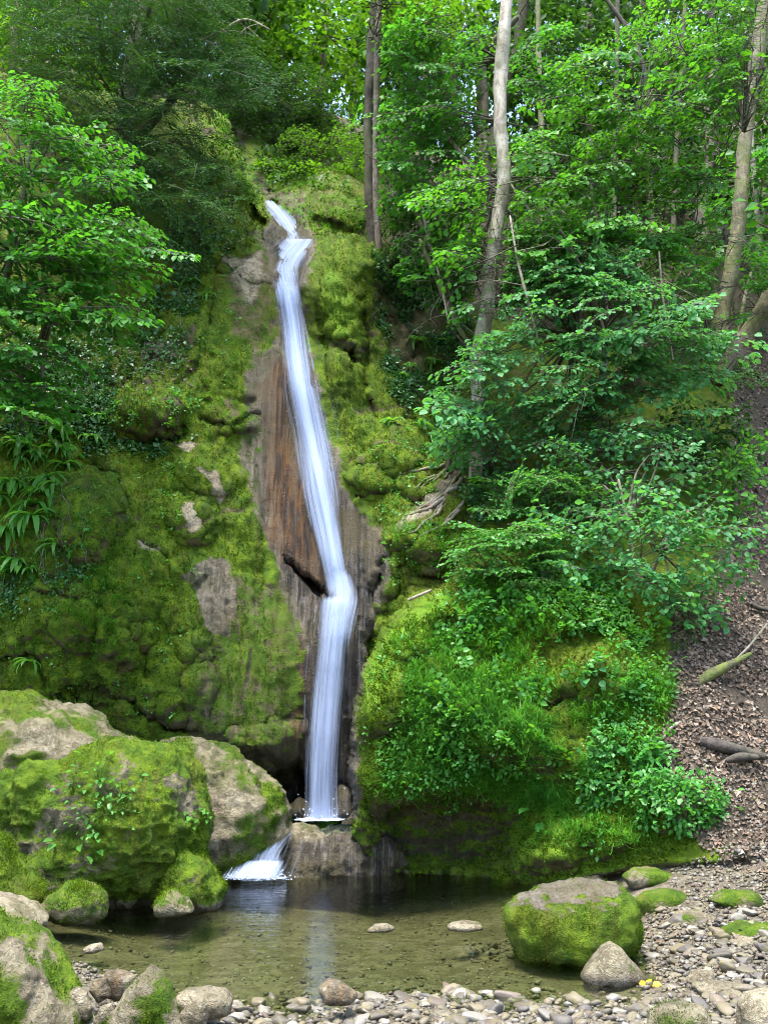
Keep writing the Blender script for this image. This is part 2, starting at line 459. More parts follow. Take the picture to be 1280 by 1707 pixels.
M_ROCK = rock_material()
M_STONE_T = stone_material("gravel_stone", False)
M_STONE_O = stone_material("pebble_stone", True)
M_LITTER = litter_material()
M_MOSS = moss_material()
M_POOL = pool_material()
M_FALL = falls_material()
M_HAZEL = leaf_material("hazel_leaf", (0.034, 0.150, 0.016), (0.075, 0.280, 0.030), (0.035, 0.165, 0.045), rough=.48, spec=.3)
M_BOUGH = leaf_material("bough_leaf", (0.040, 0.165, 0.016), (0.092, 0.300, 0.028), (0.04, 0.18, 0.045), rough=.48, spec=.3)
M_BEECH = leaf_material("beech_leaf", (0.045, 0.150, 0.012), (0.105, 0.270, 0.020), (0.14, 0.26, 0.02), trans=.5)  # lighter, yellower green: sun from behind painted into the leaves
M_DARKL = leaf_material("shade_toned_leaf", (0.018, 0.066, 0.011), (0.042, 0.122, 0.020), (0.02, 0.075, 0.026), spec=.3)  # darker green with the wood's shade put into the leaf colour
M_YEW = leaf_material("yew_needle", (0.018, 0.062, 0.014), (0.050, 0.130, 0.028), (0.022, 0.085, 0.04), trans=.3, rough=.7, spec=.1)
M_TEAL = leaf_material("viburnum_leaf", (0.046, 0.180, 0.054), (0.098, 0.315, 0.108), (0.06, 0.22, 0.04), rough=.48, spec=.3, hue_noise=.45)  # blue in the green paints the sky's sheen on the leaves
M_FERN = leaf_material("fern_frond", (0.065, 0.215, 0.030), (0.120, 0.340, 0.060), None, rough=.35, trans=.58, spec=.4)
M_IVY = leaf_material("ivy_leaf", (0.026, 0.090, 0.024), (0.070, 0.200, 0.058), None, trans=.25, rough=.4, spec=.45)
M_GRASS = leaf_material("grass_blade", (0.042, 0.165, 0.012), (0.105, 0.330, 0.030), (0.04, 0.19, 0.035), trans=.45, rough=.45, spec=.35)
M_HERB = leaf_material("herb_leaf", (0.044, 0.180, 0.026), (0.098, 0.330, 0.062), (0.11, 0.28, 0.02), rough=.42, spec=.4)
M_BARK_PALE = bark_material("pale_bark", (0.36, 0.32, 0.25), (0.17, 0.145, 0.105), (0.46, 0.43, 0.37), .35, .5)
M_BARK_DARK = bark_material("dark_bark", (0.055, 0.040, 0.028), (0.020, 0.015, 0.011), (0.10, 0.085, 0.06), .35, .25)
M_BARK_MID = bark_material("grey_bark", (0.20, 0.155, 0.11), (0.085, 0.066, 0.05), (0.26, 0.23, 0.19), .45, .45)
M_BARK_OLIVE = bark_material("olive_bark", (0.175, 0.155, 0.085), (0.08, 0.068, 0.042), (0.24, 0.22, 0.15), .7, .4)
M_TWIG = bark_material("twig_bark", (0.10, 0.085, 0.06), (0.045, 0.038, 0.028), (0.18, 0.16, 0.13), .3, .3)
M_DEADWOOD = bark_material("dead_wood", (0.30, 0.25, 0.19), (0.13, 0.105, 0.08), (0.36, 0.33, 0.27), .3, .4)
M_WETWOOD = bark_material("dark_wet_wood", (0.05, 0.038, 0.03), (0.018, 0.014, 0.012), (0.10, 0.08, 0.06), .1, .3)
M_MOSSWOOD = bark_material("mossy_wood", (0.10, 0.11, 0.02), (0.055, 0.05, 0.025), (0.12, 0.15, 0.02), 1.0, .7)
# ------------------------------------------------------------------ terrain: gorge wall, hillside, bank, pool bed and shore as one surveyed relief
def tps(pts):
    q = np.array([(a[0] / 400, a[1] / 400) for a in pts], float)
    val = np.array([1.0 / (a[2] if len(a) == 3 else Yz(a[0], a[1], a[3])) for a in pts])
    n = len(q)
    r2 = ((q[:, None] - q[None]) ** 2).sum(-1)
    K = 0.5 * r2 * np.log(r2 + 1e-12) + np.eye(n) * 2e-4
    Pm = np.concatenate([np.ones((n, 1)), q], 1)
    A = np.zeros((n + 3, n + 3)); A[:n, :n] = K; A[:n, n:] = Pm; A[n:, :n] = Pm.T
    w = np.linalg.solve(A, np.concatenate([val, np.zeros(3)]))
    def f(px, py):
        x = np.asarray(px, float).ravel() / 400; y = np.asarray(py, float).ravel() / 400
        s = w[n] + w[n + 1] * x + w[n + 2] * y
        for k in range(n):
            d = (x - q[k, 0]) ** 2 + (y - q[k, 1]) ** 2
            s += w[k] * 0.5 * d * np.log(d + 1e-12)
        return s.reshape(np.shape(px))
    return f
Z = None
hill = tps([(-380,60,20),(0,60,22),(0,300,17),(300,140,23),(400,200,19.5),(450,250,18),(470,180,21),(440,320,16.6),(520,300,17),(560,250,19),(570,340,15.6),
  (600,210,25),(650,350,17),(700,250,24),(800,330,20.5),(800,280,25),(870,310,20.5),(950,380,18.5),(1000,450,17.2),(1100,420,18),(1280,420,19.5),(1280,620,16.4),
  (1280,200,26),(1280,0,34),(1000,200,27),(1000,150,29),(1150,60,32),(900,230,27),(1660,-80,36),(1660,500,17),(900,600,15),(1100,600,15.6),(700,450,15),(600,420,14.4)])
cliff = tps([(-380,1400,9.5),(-380,1100,9.8),(-380,500,11.5),(-380,100,13),(0,1500,11),(0,1250,11),(0,1100,10.9),(0,950,11),(0,800,11.3),(0,650,11.9),(0,400,12.8),(0,200,14),
  (150,1200,11.2),(150,1000,11.0),(150,850,11.2),(130,780,11.7),(250,1200,11.5),(250,1050,11.4),(250,900,11.7),(200,750,12.2),(250,640,12.4),(250,600,12.9),(150,550,12.9),
  (250,450,13.4),(250,300,14),(350,400,13.8),(350,250,15),(330,550,12.9),(400,480,13.4),(400,300,15.0),(350,700,12.4),(400,620,12.7),(350,850,12.0),(350,960,11.8),(350,1100,11.6),(350,1250,11.6),
  (430,1240,11.7),(430,1100,11.75),(430,900,12.1),(430,700,12.6),(450,550,13.1),(450,450,13.6),(420,400,14.0),
  (540,1500,12.4),(540,1365,12.3),(545,1200,12.1),(550,1030,12.05),(565,985,12.35),(545,880,12.5),(520,720,12.9),(495,560,13.4),(472,445,13.8),(490,412,14.5),(500,395,14.8),(470,355,15.8),(450,335,16.4),
  (450,1340,12.5),(490,800,12.6),(490,930,12.25),(600,1350,12.4),(600,1150,12.1),(615,950,12.0),(640,900,12.0),(600,850,12.3),(580,700,12.8),(565,600,13.0),(560,500,13.3),(560,420,13.7),
  (615,600,13.6),(600,400,14.1),(650,500,14.2),(720,600,14.1),(650,700,13.1),(700,740,12.9),(640,770,12.5),(600,810,12.4),(750,700,13.5),(720,800,12.4),(800,600,14.1),(760,850,11.9),
  (700,450,14.7),(800,450,15.2),(900,600,14.6),(900,750,12.9),(1000,600,15.2),(1100,600,15.4),(1280,620,16.3),(1280,800,13.8),(1660,800,13.4),(1660,500,16.5),(1660,1300,9.5),(1000,1000,11.5),(800,1400,11.4)])
bank = tps([(570,1462,10.9),(650,1462,10.75),(800,1466,10.6),(640,1300,10.3),(750,1290,10.1),(850,1300,10.0),(600,1330,10.6),(600,1240,10.6),(640,1200,10.3),(750,1200,10.1),(900,1250,9.8),(1000,1300,9.6),
  (1000,1200,9.8),(1100,1250,9.6),(1100,1150,9.9),(900,1100,10.2),(800,1050,10.4),(700,1050,10.7),(640,1090,10.7),(700,1000,11.0),(760,960,11.1),(850,950,10.9),(1000,1000,10.6),(1100,1020,10.6),
  (1200,1050,10.7),(1200,950,11.4),(1000,850,11.7),(1000,740,13.0),(850,820,12.0),(800,900,11.5),(720,960,11.4),(1150,720,13.6),(880,1475,10.2),(930,1440,9.8),(1000,1460,9.5),(1000,1400,9.6),
  (1100,1450,9.1),(1120,1350,9.3),(1280,1470,8.5),(1280,1400,8.85),(1280,1300,9.35),(1280,1200,10.0),(1280,1000,11.5),(1280,860,13.1),(1280,720,14.8),(1200,1300,9.3),(1180,1180,9.8),(1660,1450,8.0),(1660,1100,10),(1660,700,14.5)])
g = lambda x, y, z: (x, y, None, z)
ground = tps([g(100,1560,-.05),g(370,1520,-.28),g(500,1480,-.34),g(700,1480,-.32),g(820,1500,-.2),g(600,1560,-.34),g(300,1580,-.22),g(700,1600,-.24),g(850,1625,-.07),g(500,1630,-.13),g(250,1625,-.06),g(150,1612,-.01),
  g(700,1640,-.08),g(640,1668,.02),g(640,1707,.06),g(300,1690,.06),g(100,1650,.06),g(1000,1690,.0),g(920,1640,-.05),g(1000,1660,-.05),g(1110,1630,.01),g(1200,1560,.12),g(1280,1600,.13),g(1280,1700,.11),g(1100,1540,.08),g(1040,1490,.10),
  g(1280,1490,.24),g(0,1707,.1),g(0,1560,.12),g(-380,1560,.3),g(640,2000,.1),g(0,2000,.2),g(1280,2000,.15),g(640,2350,.12),g(1660,1700,.4),g(1660,2350,.3),g(-380,1700,.4),g(-380,2350,.3),g(1100,1450,.27),g(1280,1440,.40),g(960,1480,.0)])
CLIFF_P = [(-700,20),(0,120),(200,165),(300,168),(362,182),(385,228),(404,283),(424,314),(438,333),(455,334),(482,350),(508,375),(518,392),(560,396),(610,396),(660,412),(720,440),(800,500),(900,560),(1000,590),(1100,610),(1280,640),(2000,740),(2000,2500),(-700,2500)]
BANK_P = [(556,1500),(572,1405),(592,1350),(584,1300),(592,1240),(612,1130),(640,1072),(690,1012),(740,978),(790,920),(850,850),(1000,770),(1150,735),(1280,720),(2000,690),(2000,1600),(1000,1520)]
GROUND_P = [(-700,1520),(0,1505),(350,1480),(370,1463),(570,1463),(800,1469),(880,1486),(960,1474),(1040,1456),(1100,1446),(1280,1432),(2000,1370),(2000,2500),(-700,2500)]
CREST = np.array([(-400,70),(0,70),(300,140),(420,150),(500,170),(600,205),(700,245),(800,280),(900,230),(1000,150),(1150,60),(1280,0),(1700,-100)], float)
NOISE2 = lambda x, y, s, k: fbm(np.stack([x / s, y / s, np.zeros_like(x) + k], -1), 3, 50 + k)
def region(poly, soft, jit=0, k=0, s=40):
    q = np.asarray(poly, float); pad_ = soft + jit * 1.3 + 1
    m = (PX > q[:, 0].min() - pad_) & (PX < q[:, 0].max() + pad_) & (PY > q[:, 1].min() - pad_) & (PY < q[:, 1].max() + pad_)
    x, y = PX[m], PY[m]
    sd_ = sdist(q, x, y)
    if jit: sd_ = sd_ + jit * NOISE2(x, y, s, k)
    out = np.zeros(PX.shape); out[m] = sstep(-soft, soft, sd_)
    return out

cols = np.concatenate([np.arange(-620, -180, 16.0), np.arange(-180, 0, 7.0), np.arange(0, 1280, 3.5), np.arange(1280, 1460, 7.0), np.arange(1460, 1900, 16.0)])
ROWS = 440
crest = np.interp(cols, CREST[:, 0], CREST[:, 1])
tt = np.linspace(0, 1, ROWS)
PYa = crest[None] + (1716 - crest[None]) * tt[:, None]
ext = np.array([1730, 1750, 1780, 1820, 1870, 1940, 2030, 2150, 2350.0, 2700.0])
PY = np.concatenate([PYa, np.repeat(ext[:, None], len(cols), 1)])
PX = np.repeat(cols[None], len(PY), 0)
NR, NC = PX.shape

D = hill(PX, PY)
mc = region(CLIFF_P, 5, 6, 1, 18)
D = D * (1 - mc) + cliff(PX, PY) * mc
mb = region(BANK_P, 8, 7, 2, 22)
D = D * (1 - mb) + bank(PX, PY) * mb
mg = region(GROUND_P, 9, 8, 3, 30)
D = D * (1 - mg) + ground(PX, PY) * mg
YT = 1.0 / np.clip(D, 1 / 60, 1 / 2.0)

# knobs: rounded swellings (px, py, rx, ry, metres towards the valley, rotation)
def knob(x, y, rx, ry, h, rot=0.0, p=.6):
    global YT
    c, s = math.cos(math.radians(rot)), math.sin(math.radians(rot))
    R_ = max(rx, ry) * 1.6; m = (np.abs(PX - x) < R_) & (np.abs(PY - y) < R_); qx, qy = PX[m], PY[m]
    kk = int(x + y) % 37; R_ = max(rx, ry)
    qx2 = qx + R_ * .45 * NOISE2(qx, qy, R_ * .8, kk) + R_ * .12 * NOISE2(qx, qy, R_ * .2, kk + 3); qy2 = qy + R_ * .40 * NOISE2(qx, qy, R_ * .7, kk + 5) + R_ * .12 * NOISE2(qx, qy, R_ * .2, kk + 4)
    u = ((qx2 - x) * c + (qy2 - y) * s) / rx; v = (-(qx2 - x) * s + (qy2 - y) * c) / ry
    r = u * u + v * v
    YT[m] = YT[m] - .62 * h * np.clip(1 - r, 0, 1) ** (p + .25)
for kn in [(250,690,62,46,.55,5),(165,860,62,95,.45,8),(240,960,60,80,.22,0),(90,1030,80,70,.25,0),(180,1040,40,70,.22,0),(60,900,60,60,.2,0),
           (330,1010,60,90,.18,0),(295,1130,60,80,.2,0),(120,1130,90,60,.2,0),(345,780,60,45,.22,0),(390,690,50,30,.25,10),(360,620,45,40,.2,0),(300,560,60,50,.2,0),
           (320,870,40,40,.2,0),(215,1080,26,60,.16,10),(430,440,50,40,.2,20),(385,400,45,55,.35,15),(400,290,40,70,.6,35),
           (560,480,42,95,.42,4),(588,560,26,60,.3,0),(575,640,30,60,.16,0),(660,740,62,48,.45,15),(618,805,34,22,.35,10),(700,800,50,30,.3,-20),
           (720,905,58,58,.55,-25),(745,835,50,40,.4,-40),(670,890,40,30,.25,-30),(640,1000,34,90,.25,14),(620,930,26,50,.2,10),
           (690,1040,70,44,.42,-38),(780,1010,60,40,.3,0),(640,1160,46,80,.3,12),(612,1290,30,60,.22,0),(600,1390,30,50,.25,0),
           (1120,1335,66,48,.5,4),(940,1400,80,50,.4,-20),(900,1440,60,26,.25,-8),(1010,1390,60,40,.3,0),(560,330,50,70,.9,-30),(590,350,50,60,.5,0),
           (1060,640,80,40,.5,-12),(960,690,60,40,.4,0),(460,1245,70,46,.35,12),(395,1255,30,24,.3,0),(480,460,30,40,.12,0),
           (850,1240,120,60,.3,0),(1000,1120,100,60,.35,0),(760,1150,70,60,.2,0),(930,1020,90,50,.3,0)]: knob(*kn)
# hollows: pushed back into the wall
def hollow(poly, h, soft):
    global YT
    YT = YT + h * region(poly, soft, soft * .8, 7, 14)
hollow([(655,1350),(710,1325),(820,1330),(860,1370),(850,1430),(790,1450),(640,1446),(636,1400)], .45, 14)
hollow([(430,1285),(500,1268),(520,1300),(590,1310),(600,1362),(470,1366),(425,1310)], .7, 7)
hollow([(470,926),(486,940),(540,982),(548,996),(528,994),(500,968),(478,944)], .45, 3)
hollow([(268,1212),(292,1206),(312,1210),(308,1222),(280,1224)], .35, 4)
hollow([(572,585),(590,578),(594,600),(582,618),(574,604)], .4, 4)
hollow([(420,1000),(440,760),(452,700),(462,700),(452,820),(446,960),(440,1040)], .05, 8)
hollow([(335,668),(375,660),(425,668),(418,684),(370,680)], .08, 8)
hollow([(420,345),(445,370),(440,405),(415,400)], .6, 6)
hollow([(660,440),(760,470),(770,640),(720,700),(690,600),(650,520)], .25, 30)
# seams: narrow clefts and ledge undersides in the moss (polyline, half width px, depth m)
def seam(pts, w, h):
    global YT
    q = np.asarray(pts, float); m = (PX > q[:, 0].min() - 40) & (PX < q[:, 0].max() + 40) & (PY > q[:, 1].min() - 40) & (PY < q[:, 1].max() + 40)
    x, y = PX[m], PY[m]; d = linedist(q, x + 7 * NOISE2(x, y, 16, 61), y + 7 * NOISE2(x, y, 16, 62))
    wv = w * (1 + .6 * NOISE2(x, y, 30, 63))
    YT[m] = YT[m] + .7 * h * sstep(wv, 0, d)
for sm_ in [([(190,735),(250,742),(305,728),(308,690)],9,.22),([(100,790),(130,770),(190,790),(215,850),(225,930)],8,.22),([(60,985),(140,1000),(190,1030)],9,.2),([(205,1000),(215,1060),(245,1090),(240,1130)],9,.25),([(230,905),(275,925),(285,960)],6,.15),
            ([(95,1165),(150,1155),(215,1170),(250,1200)],10,.25),([(0,1100),(60,1090),(75,1150)],7,.18),([(290,820),(320,835),(340,890)],7,.15),([(335,700),(380,712),(430,690)],8,.18),([(300,640),(330,610),(345,560)],7,.15),([(340,960),(315,1000),(320,1080)],6,.12),
            ([(240,1105),(265,1160),(262,1200)],8,.2),([(160,1040),(150,1100),(165,1150)],8,.15),([(330,1090),(300,1140),(310,1200)],6,.12),([(20,1010),(35,1070)],6,.12),([(600,500),(612,570),(604,640),(625,700)],9,.25),([(540,430),(530,520),(545,600)],6,.12),
            ([(600,830),(650,820),(700,840)],8,.2),([(655,930),(690,960),(740,965)],9,.25),([(630,960),(625,1040),(610,1100)],7,.18),([(690,845),(720,825),(760,830)],6,.15),([(640,700),(690,700),(720,760)],8,.15),([(380,420),(360,470),(350,540)],8,.2),
            ([(700,1100),(760,1080),(820,1095)],9,.2),([(850,1160),(920,1180),(960,1160)],10,.25),([(940,1230),(985,1240),(990,1270)],9,.25),([(1000,1130),(1060,1140)],9,.2),([(660,1190),(690,1240),(680,1290)],8,.15)]: seam(*sm_)
TP = P(PX, PY, YT)

def grid_normals(T):
    du = np.gradient(T, axis=1); dv = np.gradient(T, axis=0)
    n = norm(np.cross(dv, du))
    tocam = CAM - T
    s = np.sign((n * tocam).sum(-1, keepdims=True)); s[s == 0] = 1
    return n * s

# --- what grows or lies where
wetF = region([(440,425),(430,395),(455,340),(505,350),(522,400),(512,470),(520,600),(545,690),(570,800),(600,860),(640,880),(650,950),(615,1060),(600,1200),(600,1370),(470,1370),(490,1300),(505,1180),(505,1060),(470,960),(452,850),(456,720),(466,600),(464,520)], 12, 16, 4, 26)
grey = region([(396,770),(408,690),(408,630),(440,580),(470,570),(470,700),(450,900),(428,890),(408,800)], 12, 16, 5, 22)
pale1 = region([(305,960),(340,930),(375,935),(395,990),(380,1060),(350,1050),(330,990)], 8, 10, 6, 20)
pale2 = np.maximum.reduce([region([(295,745),(320,735),(335,750),(315,760)], 5, 4, 8, 12), region([(300,850),(320,840),(340,880),(318,890)], 5, 5, 9, 12), region([(228,908),(265,912),(270,922),(235,920)], 4, 3, 10, 12),
    region([(330,785),(360,785),(375,830),(365,850),(350,800)], 5, 5, 11, 14), region([(380,440),(430,425),(440,470),(420,510),(395,480)], 8, 8, 12, 14), region([(690,870),(740,840),(765,790),(750,790),(690,850),(655,885)], 8, 6, 13, 14),
    region([(245,570),(300,570),(300,600),(240,600)], 8, 8, 14, 16)])
brownF = region([(442,640),(470,600),(480,700),(505,800),(540,980),(480,945),(440,900),(440,760)], 14, 14, 15, 24)
brown2 = region([(488,1100),(500,1050),(515,1100),(505,1250),(480,1260)], 8, 8, 16, 20) * .8
mixm = region([(330,990),(400,960),(500,990),(520,1060),(500,1280),(420,1240),(320,1240)], 20, 20, 17, 30)
slope = region([(1115,1010),(1190,960),(1240,880),(1230,780),(1210,640),(1240,560),(2000,560),(2000,1500),(1280,1450),(1200,1400),(1060,1310),(1120,1180)], 16, 22, 18, 40)
ledge = region([(180,600),(330,600),(330,650),(200,650)], 14, 14, 19, 20) * .8
under = region([(600,1345),(860,1340),(860,1450),(600,1458)], 14, 10, 20, 20)
bright = np.maximum.reduce([region([(610,1130),(660,1050),(740,980),(770,1000),(760,1040),(700,1080),(650,1140),(620,1200)], 14, 8, 21, 20), region([(350,170),(440,330),(430,370),(390,300),(330,240)], 14, 10, 22, 20) * .8,
    region([(548,450),(600,500),(590,570),(560,560),(545,500)], 14, 10, 23, 20) * .6, region([(450,340),(520,330),(540,390),(510,390)], 10, 6, 24, 20) * .5, region([(820,1330),(1180,1300),(1190,1380),(1000,1470),(860,1460)], 16, 14, 25, 24) * .5,
    region([(420,230),(520,230),(500,330),(440,320)], 16, 14, 26, 24) * .5])
moss = .86 * mc + .30 * (1 - mc)
topmix = region([(380,440),(430,425),(466,430),(470,560),(430,590),(385,560)], 14, 14, 28, 20)
gully = region([(370,140),(540,140),(560,260),(500,330),(440,325),(400,270)], 16, 14, 29, 24)
hillmoss = region([(490,240),(640,225),(660,410),(520,405),(500,340)], 14, 14, 27, 24)
moss = np.maximum(moss, .7 * hillmoss)
ivywall = region([(622,420),(770,440),(790,560),(780,690),(700,700),(640,620),(618,520)], 16, 14, 30, 24)
moss = np.maximum(moss, .66 * gully) * (1 - .45 * ivywall) * (1 - .38 * topmix)  # ivywall loses moss so the dark stain paints the recess's shade
moss = np.where(mb > .5, .85, moss)
moss = moss * (1 - .95 * wetF) * (1 - .55 * grey) * (1 - .9 * pale1) * (1 - .8 * pale2) * (1 - .30 * mixm) * (1 - .9 * brownF)
patch = fbm(TP * np.array([.9, .9, .6]), 4, 131)
moss = np.clip(moss + np.where(mb > .5, .10, .30) * patch, 0, 1)
moss = np.maximum(moss, bright * .95)
moss = moss * (1 - .9 * slope) * (1 - .3 * ledge) * (1 - .8 * mg) * (1 - .15 * under)
algae_shade = np.clip(np.maximum.reduce([mc, hillmoss, gully]) * (1 - wetF) * (1 - .8 * grey) * (1 - pale1) * (1 - pale2) * (1 - mg), 0, 1) * .9  # on hillmoss this dark tone paints in the shade
soil = np.maximum.reduce([slope, ledge, .85 * (1 - mc) * (1 - mb), .25 * under])
soil = soil * (1 - hillmoss) * (1 - .8 * gully)
poolbed = mg * (PY < 1665) * (PX < 1090)
soil = np.where(mg > .5, .55 - .45 * poolbed, soil)
wet = np.maximum.reduce([wetF, .75 * grey, .8 * brownF, .45 * mixm, .6 * pale1, .35 * poolbed, .6 * under])
brown = np.maximum(brownF, brown2)

# --- surface relief
TN = grid_normals(TP)
amp = (1 - mg) * (1 - .55 * slope)
rockish = np.clip(wetF + grey + brownF, 0, 1)
ter = fbm(TP * np.array([.8, .8, 1.5]), 4, 23) * 3.2; ter = np.floor(ter) + sstep(.25, .75, ter - np.floor(ter))     # broken ledges
crk = np.abs(vnoise(TP * np.array([1.5, 1.5, .9]) + .35 * fbm(TP * 3, 2, 5)[..., None], 27)); crk = -sstep(.10, .0, crk)      # joints
lump = .115 * fbm(TP * np.array([.9, .9, .6]), 6, 3, .55) + .045 * ridged(TP * np.array([1.9, 1.9, .7]), 5, 9) + .035 * ter + .035 * crk + .03 * fbm(TP * np.array([9, 9, 5.]), 4, 29, .65)
lump = lump * np.where(mb > .5, .7, 1.0)
lump = lump * (1 - .86 * rockish) * (1 - .55 * mixm)
flute = .060 * ridged(TP * np.array([4.5, 2.5, .30]), 5, 31) + .028 * fbm(TP * np.array([18.0, 10, 1.0]), 3, 33)
disp = amp * (lump + flute * np.clip(.25 + mixm + rockish, 0, 1)) + .022 * ridged(TP * 7.0, 4, 35) * amp * (1 - .8 * rockish)
disp = disp + (mg + .55 * slope * (1 - mg)) * (.030 * fbm(TP * 2.6, 3, 41) + .012 * fbm(TP * 12, 2, 43))
frame_soft = np.clip((YT - 4) / 3, .3, 1)
TP = TP + TN * (disp * frame_soft)[..., None]
TN = grid_normals(TP)
moss = moss * np.where(mg > .5, 1, .35 + .65 * sstep(-.75, -.15, TN[..., 2]))      # undersides of ledges stay bare
moss = moss * (1 - .55 * sstep(.35, .9, -crk) * (1 - mb))

back1 = TP[:1] + np.array([0, 6, .4]); back2 = TP[:1] + np.array([0, 60, -6]); back3 = TP[:1] * np.array([6, 1, 1]) + np.array([0, 500, -30.])
allP = np.concatenate([back3, back2, back1, TP]); pad = lambda a, v: np.concatenate([np.full((3, NC), v), a])
idx = np.arange((NR + 3) * NC).reshape(NR + 3, NC)
quads = np.stack([idx[:-1, :-1], idx[1:, :-1], idx[1:, 1:], idx[:-1, 1:]], -1).reshape(-1, 4)
me = new_mesh("gorge_terrain", allP.reshape(-1, 3), quads, M_ROCK,
   {"moss": pad(moss, .3).ravel(), "wet": pad(wet, 0).ravel(), "brown": pad(brown, 0).ravel(), "soil": pad(soil, .9).ravel(), "bright": pad(bright, 0).ravel(), "algae_shade": pad(algae_shade, 0).ravel()})
terrain = tag(link("terrain", me), "mossy limestone gorge wall, wooded hillside and pool bed", None, None, "structure")

def at(px, py):
    """terrain point and normal seen at a photograph pixel"""
    px = np.asarray(px, float); py = np.asarray(py, float)
    j = np.clip(np.round(np.interp(px, cols, np.arange(NC))).astype(int), 0, NC - 1)
    cr = crest[j]; i = np.clip(np.round((py - cr) / (1716 - cr) * (ROWS - 1)).astype(int), 0, ROWS - 1)
    return TP[i, j], TN[i, j], (i, j)

# wide ground under everything
gv = np.array([(-700, -700, -.9), (700, -700, -.9), (700, 12, -.9), (-700, 12, -.9)]); 
me = new_mesh("ground", gv, np.array([[0, 1, 2, 3]]), M_ROCK, {"moss": np.full(4, .3), "wet": np.zeros(4), "brown": np.zeros(4), "soil": np.full(4, .8), "bright": np.zeros(4), "algae_shade": np.zeros(4)})
tag(link("ground", me), "ground beyond the gorge", None, None, "structure")
# ------------------------------------------------------------------ boulders
def fuzz_tris(acc, pos, nrm, size, tint, k=2, spread=.7):
    """tiny leaning moss shoots: k upright triangles per spot"""
    tv = np.array([(-.5, 0, 0), (.5, 0, 0), (0, 0, 1.0)]); tf = np.array([[0, 1, 2]])
    for _ in range(k):
        N = len(pos)
        up = norm(nrm + RNG.normal(0, spread, (N, 3)) * .6)
        ax = norm(np.cross(up, RNG.normal(0, 1, (N, 3))))
        sz = size * RNG.uniform(.6, 1.3, N)
        acc.inst(tv, tf, pos + RNG.normal(0, .01, (N, 3)), ax, np.cross(up, ax), up, np.stack([sz * .55, sz, sz], 1), np.clip(tint + RNG.normal(0, .33, N), 0, 1))
def silhouette_radius(poly, cx, cy, th):
    poly = np.asarray(poly, float); r = np.zeros_like(th); dx, dy = np.cos(th), np.sin(th)
    n = len(poly)
    for k in range(n):
        ax, ay = poly[k][0] - cx, poly[k][1] - cy; bx, by = poly[(k + 1) % n][0] - cx, poly[(k + 1) % n][1] - cy
        ex, ey = bx - ax, by - ay
        den = dx * ey - dy * ex
        with np.errstate(divide='ignore', invalid='ignore'):
            t = (ax * ey - ay * ex) / den; u = (ax * dy - ay * dx) / den
        ok = (np.abs(den) > 1e-9) & (t > 0) & (u >= -1e-6) & (u <= 1 + 1e-6)
        r = np.where(ok, np.maximum(r, t), r)
    return r
